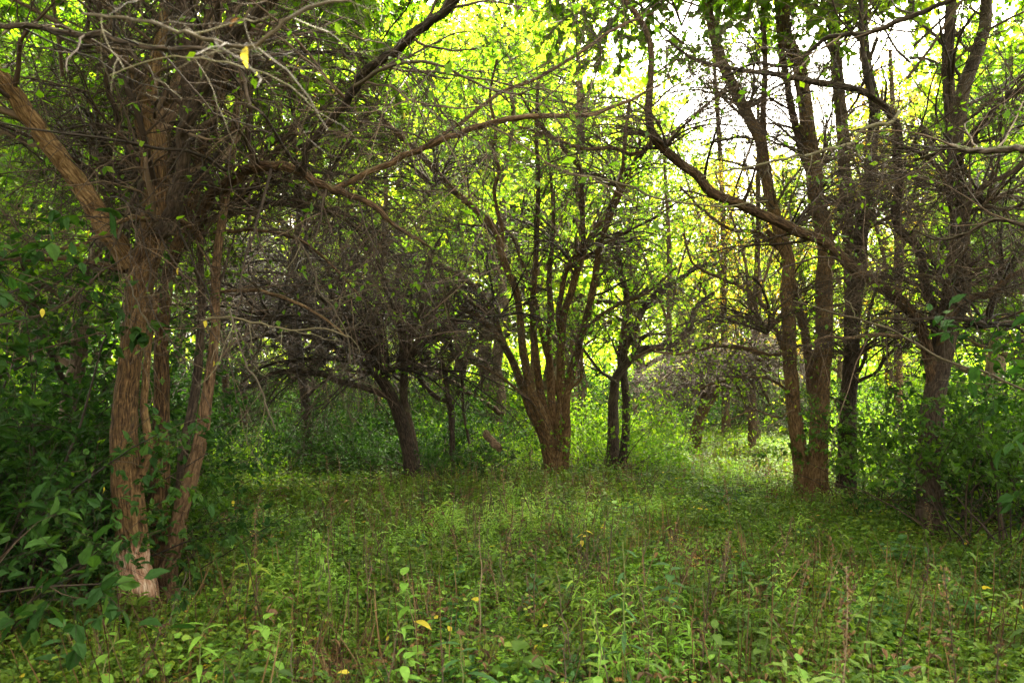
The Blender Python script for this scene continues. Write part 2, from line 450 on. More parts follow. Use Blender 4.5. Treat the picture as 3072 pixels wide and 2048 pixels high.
def crown_tree(seed, H=10.0, spread=2.6, leaf_n=9, leaf_s=.10, dens=1.0, t0=.22, rr_=.6):
    global rng
    keep = rng; rng = np.random.default_rng(seed)
    K = 14
    t = np.linspace(0, 1, K)
    tr = np.stack([np.cumsum(rng.normal(0, .10, K)), np.cumsum(rng.normal(0, .10, K)), t * H * .86 - .15], -1)[None]
    rr = (0.15 * (1 - .85 * t) + .012)[None]
    c1, r1 = grow(tr, rr, 20, t0, 1.0, (spread * .6, spread * 1.25), (35, 75), 9, .14, (0, 0, .45), rr_, .02 if rr_ > .5 else .008, .25, local=True)
    c2, r2 = grow(c1, r1, 8, .2, 1.0, (.7, 1.8), (30, 70), 6, .18, (0, 0, .1), .5, .006, .4, local=True)
    c3, r3 = grow(c2, r2, 5, .15, 1.0, (.3, .9), (25, 75), 4, .2, (0, 0, -.1), .6, .004, .5, local=True)
    g1 = Geo(); tubes(g1, tr, rr, 10, flute=.15)
    g2 = Geo(); tubes(g2, c1, r1, 5); tubes(g2, c2, r2, 3); tubes(g2, c3, r3, 3)
    m = rng.random(len(c3)) < dens
    g3 = Geo(); leafy(g3, c3[m], leaf_n, leaf_s, ratio=.62)
    rng = keep
    return g1, g2, g3


def thicket(seed, n=15):
    """bare arching twiggy crown radiating from its origin, branch tips drooping"""
    global rng
    keep = rng; rng = np.random.default_rng(seed)
    K = 12
    a = np.arange(n) / n * 6.283 + rng.normal(0, .25, n); e = np.radians(U(10, 65, n))
    D = np.column_stack([np.cos(a) * np.cos(e), np.sin(a) * np.cos(e), np.sin(e)])
    P = np.empty((n, K, 3)); P[:, 0] = 0
    L = U(1.8, 3.0, n)[:, None] / (K - 1)
    for k in range(1, K):
        D = norm(D + rng.normal(size=D.shape) * .12 + np.array([0, 0, -.10]))
        P[:, k] = P[:, k - 1] + D * L
    R = np.linspace(.032, .007, K)[None] * U(.6, 1.1, n)[:, None]
    c2, r2 = grow(P, R, 9, .12, 1, (.6, 1.7), (20, 60), 8, .10, (0, 0, -.35), .55, .0055, .4, .3, local=True)
    c3, r3 = grow(c2, r2, 6, .1, 1, (.3, .95), (20, 65), 5, .13, (0, 0, -.2), .6, .0034, .45, .3, local=True)
    c4, r4 = grow(c3, r3, 3, .1, 1, (.12, .42), (25, 70), 3, .16, (0, 0, 0), .65, .0024, .6, .2, local=True)
    g = Geo(); tubes(g, P, R, 7); tubes(g, c2, r2, 4); tubes(g, c3, r3, 3); tubes(g, c4, r4, 3)
    rng = keep
    return g
THICK = [thicket(51).mesh('branches', M['twig_dark'], extra='bare'), thicket(52).mesh('branches', M['twig'], extra='bare')]
CANOPY = []
for sd, mt in ((61, 'leaf_green'), (62, 'leaf_glow')):
    q1, q2, q3 = crown_tree(sd, 10, 3.6, 16, .12, .9, .62, .22)
    CANOPY.append((q1.mesh('trunk', M['bark_far'], extra='bare'), q2.mesh('branches', M['twig'], extra='bare'), q3.mesh('crown', M[mt], smooth=False)))

# ------------------------------------------------------------------ traced trees
def trace(pts, w, d, n=28, to_ground=False, wig=0.25):
    """pts in photo pixels, w = (start, end) width in px or list, d = (start, end) distance or list -> (n,3),(n)"""
    pts = np.asarray(pts, float)
    seg = np.concatenate([[0], np.cumsum(np.linalg.norm(np.diff(pts, axis=0), axis=1))]); seg /= seg[-1]
    W = np.interp(seg, np.linspace(0, 1, len(w)), w); D = np.interp(seg, np.linspace(0, 1, len(d)), d)
    Q = catmull(np.column_stack([pts, W, D]), n)
    P = at(Q[:, 0], Q[:, 1], Q[:, 3])
    R = np.maximum(Q[:, 2], 2) / 2 * Q[:, 3] / F_PX
    if wig:
        t = np.linspace(0, 1, n)[:, None] * seg.size * 1.3
        o = rng.random(3) * 50
        jit = np.stack([vnoise(np.stack([t[:, 0] * 2 + o[k], 0 * t[:, 0] + k, 0 * t[:, 0]], -1)) - .5 for k in range(3)], -1)
        P = P + jit * R[:, None] * wig * 2
    if to_ground:
        g = gz(P[0, 0], P[0, 1])
        low = np.array([P[0, 0], P[0, 1], g - 0.12])
        n2 = max(4, int(n * max(P[0, 2] - low[2], .05) / max(np.linalg.norm(P[-1] - P[0]), .1)) + 3)
        ext = low[None] + (P[0] - low)[None] * np.linspace(0, 1, n2, endpoint=False)[:, None]
        P = np.concatenate([ext, P]); R = np.concatenate([np.full(n2, R[0]), R])
        h = P[:, 2] - g
        R = R * (1 + 0.55 * np.exp(-np.clip(h, 0, 9) / 0.16))
        P, R = resample(P, R, n)
    return P, R

def resample(P, R, n):
    s = np.concatenate([[0], np.cumsum(np.linalg.norm(np.diff(P, axis=0), axis=1))])
    t = np.linspace(0, s[-1], n)
    return np.stack([np.interp(t, s, P[:, k]) for k in range(3)], -1), np.interp(t, s, R)

def traced_tree(name, label, cat, base, stems, limbs, mats, lv=(10, 8, 5), ln=((.7, 1.9), (.35, .9), (.12, .36)),
                bias=((0, 0, .35), (0, 0, -.1), (0, 0, 0)), leaf=('leaf_green', .5, 3, .05), group=None, stem_t0=.5, thick=(), tops=(), wsc=1.0, yl=(),
                bare=False, twm='twig', ang=((30, 70), (30, 75), (25, 75)), flat=.3, wob=(.13, .15, .18)):
    x, y = base
    loc = np.array([x, y, float(gz(x, y))])
    root = thing(name, label, cat, loc, group)
    par = []
    for q, s in enumerate(stems):
        K = s.get('n', 60)
        P, R = trace(s['p'], s['w'], s['d'], K, to_ground=s.get('ground', True), wig=.07)
        R = R * wsc
        g = Geo()
        big = R.max() > .045
        h = P[:, 2] - loc[2]
        br = np.exp(-((h - s.get('bare_h', .3)) / .22) ** 2) * s.get('bare', 0.0)
        tubes(g, P[None], R[None], 30 if big else 12, relief=.005 if big else .001, flute=.11 if big else .08, bare=br[None], seed=q * 7.3 + x)
        o = link('trunk', g.mesh('trunk', M[s.get('m', mats[0])], loc, extra='bare'), root, label=s.get('label'))
        a, b = resample(P, R, 28)
        par.append((a, b, s.get('t0', stem_t0)))
    for q, s in enumerate(limbs):
        P, R = trace(s['p'], s['w'], s['d'], 44, wig=.5)
        g = Geo()
        tubes(g, P[None], R[None], 12, relief=.0012, flute=.16, seed=q * 3.1 + y)
        link('limb', g.mesh('limb', M[s.get('m', mats[1])], loc, extra='bare'), root, label=s.get('label'))
        a, b = resample(P, R, 28)
        par.append((a, b, s.get('t0', .12)))
    PP = np.stack([a for a, b, t in par]); RR = np.stack([b for a, b, t in par]); T0 = [t for a, b, t in par]
    c1, r1 = [], []
    rmin2, rmin3 = .0028, .0019
    for k in range(len(par)):
        a, b = grow(PP[k:k + 1], RR[k:k + 1], lv[0], T0[k], 1.0, ln[0], ang[0], 10, wob[0], bias[0], .42, .0035, .3, flat)
        c1.append(a); r1.append(b)
    c1 = np.concatenate(c1); r1 = np.minimum(np.concatenate(r1), .022)
    c2, r2 = grow(c1, r1, lv[1], .12, 1.0, ln[1], ang[1], 6, wob[1], bias[1], .5, rmin2, .4, flat)
    c3, r3 = grow(c2, r2, lv[2], .1, 1.0, ln[2], ang[2], 4, wob[2], bias[2], .6, rmin3, .5, flat * .5)
    g = Geo(); tubes(g, c1, r1, 5)
    link('branches', g.mesh('branches', M[twm], loc), root, kind='stuff')
    g = Geo(); tubes(g, c2, r2, 4); tubes(g, c3, r3, 3)
    link('twigs', g.mesh('twigs', M[twm], loc), root, kind='stuff')
    for (px, py, d, k, sc_, rz) in thick:
        b = link('branches', THICK[k], root, kind='stuff'); b.location = at(px, py, d) - loc
        b.scale = (sc_,) * 3; b.rotation_euler = (rng.normal(0, .1), rng.normal(0, .1), rz)
    for (dx, dy, dz, k, sc_, rz) in tops:  # extra crowns added high up, mainly to shade the clearing
        for nm, me in (('branches', CANOPY[k][1]), ('crown', CANOPY[k][2])):
            b = link(nm, me, root, kind='stuff'); b.location = (dx, dy, dz); b.scale = (sc_,) * 3; b.rotation_euler = (0, 0, rz)
    mat, dens, cnt, size = leaf
    if dens > 0:
        g = Geo()
        z = c3[:, 0, 2]
        m = rng.random(len(c3)) < dens
        leafy(g, c3[m], cnt, size)
        link('foliage', g.mesh('foliage', M[mat], loc, smooth=False), root, kind='stuff')
    return root

def bx(px, d): return float(at(px, 1400, d)[0])

# --- big multi-stemmed tree at the left
traced_tree('multi_stemmed_tree', 'big rough-barked tree with several stems, the nearest trunk stripped pale at its foot', 'tree',
    (bx(440, 5.9), 5.9),
    stems=[
        dict(p=[(412,1775),(400,1700),(396,1612),(384,1500),(379,1416),(374,1285),(385,1122),(398,1024),(416,900),(431,810),(457,705),(470,588),(464,457),(451,366)],
             w=[98,88,86,80,72,66,64,68,74,78,74,72,84], d=[5.6,5.6,5.6,5.65,5.7], n=150, m='bark_red', bare=1.25, bare_h=.40, t0=.75, label='nearest trunk, stripped pale near the ground'),
        dict(p=[(453,370),(425,310),(405,262),(388,215),(360,150),(330,60),(310,-60)], w=[62,40,30,26,20], d=[5.7,5.9,6.2], ground=False, t0=.2, m='bark_red'),
        dict(p=[(440,380),(455,240),(475,150),(490,60),(500,-60)], w=[50,38,30,24], d=[5.7,5.6,5.5], ground=False, t0=.3, m='bark_red'),
        dict(p=[(470,400),(496,346),(523,287),(560,225),(590,190),(627,95),(653,0),(670,-80)], w=[66,58,50,46,42], d=[5.7,5.75,5.9], ground=False, t0=.4, m='bark_pale'),
        dict(p=[(392,800),(360,745),(313,679),(270,600),(230,540),(176,470),(98,366),(26,261),(-60,170),(-140,110)], w=[62,58,54,50,45,38], d=[5.65,5.4,5.0,4.6], ground=False, n=90, t0=.5, m='bark_red', label='thick trunk leaning away to the left'),
        dict(p=[(483,1705),(476,1600),(476,1500),(483,1400),(484,1285),(486,1155),(485,1024),(492,930),(510,800),(540,715),(588,542),(618,425),(650,313),(672,215),(690,80),(700,-60)],
             w=[76,58,46,40,36,34,36,36,30,26], d=[6.1,6.2,6.4,6.7], n=120, m='bark_red', t0=.5),
        dict(p=[(505,1700),(530,1600),(545,1520),(568,1449),(590,1370),(607,1290),(620,1190),(634,1090),(647,1000),(645,900),(650,780),(668,650),(690,500),(705,366),(735,200),(760,20),(770,-60)],
             w=[48,42,36,27,25,23,20,18,14], d=[6.0,6.1,6.3,6.6], n=110, m='bark', t0=.35),
        dict(p=[(535,1520),(545,1430),(550,1350),(572,1253),(590,1140),(600,1024),(606,900),(600,780),(607,633)], w=[28,30,28,24,22,20], d=[6.1,6.3,6.4], ground=False, n=60, m='bark_dark', t0=.7),
        dict(p=[(424,1425),(438,1380),(446,1330),(440,1285),(432,1230),(436,1150),(450,1000),(470,880)], w=[26,24,20,18], d=[5.6,5.8,6.0], ground=False, n=40, t0=.7),
    ],
    limbs=[
        dict(p=[(452,730),(490,690),(516,627),(542,522),(555,392),(568,261),(556,98),(545,0),(535,-90)], w=[60,42,40,36,28], d=[5.7,5.3,5.1,4.9], m='bark_dark', t0=.5, label='dark bare limb in front of the trunk'),
        dict(p=[(555,392),(590,300),(640,225),(690,120),(784,33),(850,-40)], w=[40,36,34,28], d=[5.15,4.9,4.6], m='bark_dark', t0=.4),
        dict(p=[(430,530),(400,460),(372,418),(345,330),(320,240),(335,170),(300,80),(300,-40)], w=[20,18,14,10], d=[5.7,5.3,5.0], m='bark_dark'),
        dict(p=[(430,545),(400,600),(365,680),(350,720)], w=[16,10], d=[5.6,5.3], m='bark_dark'),
        dict(p=[(596,700),(607,633),(640,588),(692,542),(764,503),(849,503),(914,522),(980,562),(1024,576),(1090,600),(1190,680),(1290,740)], w=[34,34,32,28,20,14,8], d=[6.4,5.9,5.5,5.4,5.6], t0=.3, label='arching limb mossy along its top'),
        dict(p=[(764,498),(748,440),(745,392),(751,294),(735,235),(720,200)], w=[18,15,12], d=[5.6,5.4,5.2], m='bark_dark', t0=.3),
        dict(p=[(908,525),(910,480),(925,440),(954,405),(1024,325),(1063,261),(1096,215),(1155,176),(1253,91),(1324,33),(1380,-10),(1440,-60)], w=[20,22,26,28,26], d=[5.45,5.0,4.4,4.0], m='bark_dark', t0=.3, label='dark limb rising over the top edge'),
        dict(p=[(990,570),(1024,560),(1090,524),(1155,492),(1285,438),(1416,385),(1547,353),(1645,346),(1742,350),(1840,320),(1950,270),(2040,215)], w=[16,19,19,16,11,3], d=[5.5,5.2,5.0,5.2], m='bark', t0=.2, label='long bare limb crossing towards the centre'),
        dict(p=[(1285,430),(1380,370),(1480,290),(1600,240),(1730,165),(1830,95),(1960,40)], w=[9,11,10,8], d=[5.2,5.4,5.8], m='bark'),
        dict(p=[(1063,255),(1200,190),(1300,190),(1400,235),(1480,270),(1600,285)], w=[12,10,8,5], d=[4.2,3.8,3.9], m='twig_lichen'),
        dict(p=[(375,812),(330,800),(261,784),(190,776),(131,777),(0,780),(-80,770)], w=[20,18,14,12], d=[5.7,5.2,4.6], m='bark', label='low mossy limb reaching left'),
        dict(p=[(600,720),(555,666),(490,647),(440,655),(392,653),(327,685),(250,730),(180,745)], w=[20,18,12,8], d=[6.1,5.4,5.2], m='bark'),
        dict(p=[(640,700),(760,690),(900,720),(1000,800),(1090,900)], w=[12,10,8,5], d=[6.4,6.2,6.3], m='bark'),
        dict(p=[(650,880),(760,870),(870,900),(980,960),(1040,1010)], w=[13,10,8,5], d=[6.4,6.0,5.8], m='bark'),
        dict(p=[(620,620),(740,640),(860,600),(1000,640),(1120,720)], w=[14,11,8,5], d=[6.4,6.8,7.2], m='bark_dark'),
    ],
    mats=('bark_red', 'bark'), lv=(10, 7, 4), ln=((.6, 2.1), (.35, 1.0), (.14, .42)), leaf=('leaf_green', .16, 2, .055), bare=True, stem_t0=.68,
    thick=[(700,640,7.2,1,.8,.4),(330,560,7.4,1,.9,2.1),(620,300,7.4,1,.9,3.3),(900,620,8.6,0,.95,1.2)], tops=[(-.6,.2,-.9,0,1.0,.5),(1.3,.8,-.4,0,1.1,2.2),(2.4,2.6,.8,0,1.15,4.0)],
    bias=((0, 0, .25), (0, 0, -.15), (0, 0, -.05)), flat=.35)

# --- tree in the middle with a fan of stems
def stm(p, w, d, **k): return dict(p=p, w=w, d=d, **k)
traced_tree('fan_stemmed_tree', 'tree in the middle with a fan of slender brown stems from one foot', 'tree',
    (bx(1667, 14), 14.0),
    stems=[
        stm([(1652,1400),(1640,1350),(1625,1298),(1590,1226),(1566,1155),(1540,1089),(1507,1024),(1481,947),(1442,882),(1377,823),(1285,790),(1187,771),(1080,730)], [44,36,30,26,22,18,12], [14,14,13.6,13.2], n=80, t0=.45),
        stm([(1660,1400),(1650,1320),(1625,1240),(1600,1194),(1579,1109),(1566,1024),(1560,947),(1547,869),(1520,803),(1501,751),(1490,700),(1478,680),(1416,620),(1351,562),(1285,490),(1240,444),(1155,366),(1089,294),(1020,240)], [42,38,30,28,26,22,14], [14,13.9,13.3,12.6], n=90, t0=.5),
        stm([(1504,755),(1506,686),(1485,600),(1484,560),(1498,516),(1481,457),(1488,392),(1470,300),(1490,180)], [20,15,12,8], [13.6,13.8], ground=False, n=50, t0=.2),
        stm([(1670,1400),(1655,1300),(1631,1220),(1612,1109),(1603,1024),(1599,950),(1602,850),(1608,760),(1612,653),(1615,520),(1608,400),(1615,250)], [40,32,26,20,16,12], [14.1,14.4], n=70, t0=.5),
        stm([(1672,1405),(1668,1320),(1655,1194),(1648,1089),(1645,1024),(1651,967),(1648,816),(1660,700),(1655,560),(1640,420)], [40,34,28,20,14,9], [14.1,14.6], n=70, t0=.5),
        stm([(1678,1400),(1680,1285),(1684,1155),(1682,1080),(1686,1000),(1690,947),(1716,869),(1738,790),(1769,718),(1821,640),(1850,580),(1867,520),(1875,420),(1890,300)], [44,36,30,26,20,12], [14,13.8], n=80, t0=.5),
        stm([(1680,1000),(1676,930),(1684,882),(1697,816),(1720,775),(1746,745),(1749,686),(1745,588),(1744,516),(1712,470),(1664,418),(1612,366),(1560,280)], [24,22,20,18,14,8], [13.9,13.5], ground=False, n=60, t0=.3),
        stm([(1688,1405),(1697,1318),(1700,1187),(1716,1115),(1731,1057),(1742,1010),(1755,967),(1769,914),(1784,836),(1801,731),(1830,650),(1862,580),(1900,500),(1920,420)], [44,34,30,26,20,12], [14,13.7], n=80, t0=.5),
        stm([(1694,1190),(1716,1161),(1740,1140),(1745,1090),(1752,1040),(1790,1010)], [14,12,8], [13.9,13.4], ground=False, n=30, t0=.3),
        stm([(1700,1270),(1625,1000),(1605,900),(1570,800),(1530,700),(1440,640)], [18,20,16,10], [14.2,14.8], ground=False, n=50, t0=.4),
    ],
    limbs=[
        stm([(1515,1040),(1470,980),(1400,930),(1330,905),(1240,885),(1160,900),(1080,950)], [20,16,12,7], [13.6,13.0], t0=.1),
        stm([(1480,945),(1400,900),(1320,850),(1230,850),(1160,880)], [14,12,10,6], [13.4,12.6], t0=.1),
        stm([(1590,1200),(1500,1130),(1420,1090),(1350,1080),(1280,1110)], [10,8,6], [13.6,13.0], t0=.2),
        stm([(1800,740),(1870,700),(1950,660),(2040,600)], [10,8,6], [13.6,13.2]),
        stm([(1760,980),(1840,920),(1940,880),(2030,800)], [11,9,6], [13.6,13.2]),
    ],
    mats=('bark_red', 'bark'), lv=(10, 8, 4), ln=((.8, 2.4), (.4, 1.1), (.18, .45)), wsc=.74, leaf=('leaf_mix', .6, 2, .08), bias=((0, 0, .2), (0, 0, -.15), (0, 0, 0)),
    thick=[(1500,950,13.6,0,.8,1.0),(1720,800,14.2,1,.9,3.0),(1850,560,14,1,.8,.3),(1300,560,13.5,1,.8,2.0)], tops=[(-1.2,-.6,2.2,0,1.25,1.5),(1.5,.8,2.6,0,1.25,4.2),(.2,-2.2,2.4,0,1.2,2.8)])

# --- dark arching tree left of the middle
arch = []
_a = rng.random(16)
for k, (ex, ey, mx, my) in enumerate([(560,960,820,860),(640,1080,860,1000),(700,800,900,800),(820,700,960,780),(1000,660,1060,800),(1150,640,1150,850),(1330,700,1280,820),(1420,860,1330,900),
                                      (760,960,930,960),(900,880,1010,940),(1060,800,1100,920),(1240,820,1210,930),(1450,1010,1350,960),(600,860,850,820),(720,1150,880,1080),(1440,930,1340,980)]):
    sx, sy = (1140 + 6 * (k % 5), 1130 - 8 * (k % 4)) if ex < 1150 else (1205, 1090 - 10 * (k % 3))
    arch.append(stm([(sx, sy), ((sx + mx) / 2 + 15, (sy + my) / 2 - 15), (mx, my), ((mx + ex) / 2, (my + ey) / 2 - 20), (ex, ey)], [20, 14, 10, 5], [12.4, 11.6 + 1.6 * _a[k], 10.8 + 3.2 * _a[k]], t0=.15))
traced_tree('arching_tree', 'dark leaning tree whose dense bare crown arches over to the left', 'tree', (bx(1235, 12.6), 12.6),
    stems=[
        stm([(1238,1435),(1228,1360),(1212,1290),(1196,1240),(1174,1187),(1150,1145),(1122,1109),(1090,1070),(1060,1020),(1030,960),(990,900)], [46,40,36,32,25,17], [12.6,12.5,12.0], n=90, t0=.55),
        stm([(1245,1430),(1240,1350),(1225,1270),(1212,1200),(1213,1120),(1214,1024),(1200,940),(1190,850),(1210,760)], [34,26,22,18,12], [12.7,12.8], n=70, t0=.45),
        stm([(1165,1190),(1130,1175),(1076,1158),(1024,1146),(960,1120),(900,1110),(820,1120),(740,1160)], [18,17,13,8], [12.5,12.0,11.5], ground=False, n=60, t0=.3),
    ],
    limbs=arch, mats=('bark_dark', 'bark_dark'), lv=(10, 7, 3), ln=((.7, 2.0), (.4, 1.1), (.18, .5)), twm='twig_dark',
    bias=((0, 0, -.15), (0, 0, -.3), (0, 0, -.2)), leaf=('leaf_dark', .02, 1, .05),
    thick=[(1140,1120,12.4,0,1.0,0),(1000,960,12.2,0,1.0,2.6),(820,960,11.8,0,.9,3.9)], tops=[(-3.2,2.6,1.2,0,1.25,.6),(-.9,.6,.3,0,1.2,3.0),(.9,-1.2,1.8,0,1.25,5.0),(-2.4,-.5,1.5,0,1.2,1.0)])

# --- crooked small dark tree behind the thicket
traced_tree('crooked_tree', 'small black crooked tree standing in the low dark thicket left of the fan of stems', 'tree', (bx(1350, 13.4), 13.4),
    stems=[stm([(1358,1400),(1356,1300),(1352,1223),(1338,1160),(1335,1119),(1325,1085),(1285,1028),(1260,980)], [16,18,14,9], [13.4,13.2], n=50, t0=.4),
           stm([(1337,1125),(1345,1095),(1356,1070),(1352,1020),(1370,960)], [12,10,7], [13.3,13.4], ground=False, n=30, t0=.3),
           stm([(1352,1205),(1315,1194),(1285,1170),(1261,1140),(1240,1095),(1223,1060),(1230,1010)], [15,14,12,8], [13.3,13.0], ground=False, n=40, t0=.3)],
    limbs=[stm([(1410,1330),(1395,1270),(1388,1200),(1386,1130),(1400,1070),(1420,1000)], [8,8,6], [13.6,13.5]),
           stm([(1425,1190),(1428,1165),(1445,1150),(1450,1110),(1470,1060)], [7,6,5], [13.6,13.6])],
    mats=('bark_dark', 'bark_dark'), lv=(9, 7, 4), ln=((.4, 1.2), (.25, .7), (.1, .3)), twm='twig_dark', leaf=('leaf_green', .1, 2, .05))

# --- right-hand pair of trunks
traced_tree('twin_trunked_tree', 'tree with two straight reddish trunks joined at the foot, right of the clearing', 'tree', (bx(2430, 11.2), 11.2),
    stems=[
        stm([(2412,1480),(2405,1420),(2399,1351),(2388,1290),(2380,1220),(2372,1122),(2368,1024),(2368,980),(2361,882),(2366,784),(2350,730),(2335,686),(2318,620),(2303,555),(2292,490),(2283,425),(2262,385),(2244,346),(2198,261),(2159,163),(2126,33),(2110,-60)],
            [46,42,40,36,34,32,30,24], [11.2,11.2,11.3,11.6], n=130, t0=.5, m='bark_red'),
        stm([(2290,420),(2290,327),(2296,200),(2290,65),(2285,-50)], [18,15,12], [11.5,11.6], ground=False, t0=.2),
        stm([(2452,1480),(2454,1420),(2455,1351),(2460,1220),(2467,1089),(2472,1024),(2473,930),(2473,849),(2478,760),(2470,690),(2453,620),(2440,490),(2420,359),(2394,196),(2361,118),(2348,0),(2340,-60)],
            [60,52,50,50,46,42,38,30], [11.1,11.1,11.3,11.5], n=130, t0=.5, m='bark_red'),
        stm([(2442,1220),(2435,1187),(2427,1089),(2415,1000),(2394,914),(2372,830),(2350,760),(2300,690)], [22,24,22,14], [11.2,11.4], ground=False, n=60, t0=.4),
        stm([(2445,560),(2425,500),(2407,457),(2390,390),(2375,327),(2360,235),(2340,120),(2330,0)], [24,22,18,14], [11.4,11.8], ground=False, n=50, t0=.3),
    ],
    limbs=[
        stm([(2380,1100),(2340,1020),(2300,930),(2240,870),(2150,830),(2080,790),(2050,700)], [16,14,10,6], [11.3,10.9]),
        stm([(2378,1190),(2320,1140),(2250,1130),(2160,1145),(2080,1170)], [9,8,6], [11.1,10.4]),
        stm([(2370,1060),(2309,1063),(2230,1042),(2146,1038),(2090,1052),(2048,1060),(1960,1055)], [9,9,8,6], [11.0,10.2]),
        stm([(2350,760),(2280,700),(2200,690),(2120,640),(2040,560)], [12,10,6], [11.5,11.8]),
        stm([(2480,740),(2540,660),(2620,600),(2700,560)], [12,10,6], [11.3,11.0]),
        stm([(2380,1230),(2330,1250),(2260,1230),(2190,1260)], [7,5,4], [11.0,10.6]),
    ],
    mats=('bark', 'bark'), lv=(9, 8, 5), ln=((.6, 1.9), (.35, .9), (.14, .4)), leaf=('leaf_glow', .42, 2, .065), bias=((0, 0, .1), (0, 0, -.15), (0, 0, -.05)),
    thick=[(2300,1000,11.2,1,.8,.9),(2370,700,11.6,1,.8,2.0),(2460,500,11.4,1,.75,4.0),(2240,330,11.6,1,.7,1.0)], tops=[(-.8,.4,1.6,0,1.2,.9),(.9,-.8,1.3,0,1.15,2.9)])

# --- single darker trunk right of the pair
traced_tree('dark_trunked_tree', 'single dark trunk just right of the reddish twin trunks, with one pale stem', 'tree', (bx(2536, 11.2), 11.2),
    stems=[
        stm([(2534,1480),(2540,1400),(2544,1318),(2546,1187),(2554,1089),(2557,1024),(2557,947),(2577,816),(2582,718),(2597,620),(2610,522),(2616,425),(2625,330),(2600,200),(2590,80),(2585,-60)],
            [54,48,44,40,34,28,22], [11.2,11.3,11.5], n=120, t0=.5, m='bark_dark'),
        stm([(2556,1000),(2552,850),(2546,720),(2541,653),(2535,555),(2528,392),(2512,229),(2499,65),(2492,-60)], [34,34,36,32,28], [11.6,11.9], ground=False, n=90, t0=.55, m='bark_pale'),
        stm([(2570,1130),(2592,1080),(2600,1000),(2610,930),(2640,850),(2700,800)], [10,9,7], [11.2,11.0], ground=False, n=40),
    ],
    limbs=[stm([(2560,1150),(2620,1120),(2680,1050),(2740,1010)], [12,9,6], [11.1,10.6]),
           stm([(2590,640),(2660,560),(2740,500),(2800,470)], [12,9,6], [11.4,11.2])],
    mats=('bark_dark', 'bark_dark'), lv=(10, 8, 5), ln=((.6, 1.9), (.35, .9), (.14, .4)), leaf=('leaf_glow', .42, 2, .065), twm='twig',
    thick=[(2590,700,11.4,1,.8,2.7),(2560,1080,11.2,1,.6,.2)], tops=[(.8,.6,.9,1,1.1,1.1)])

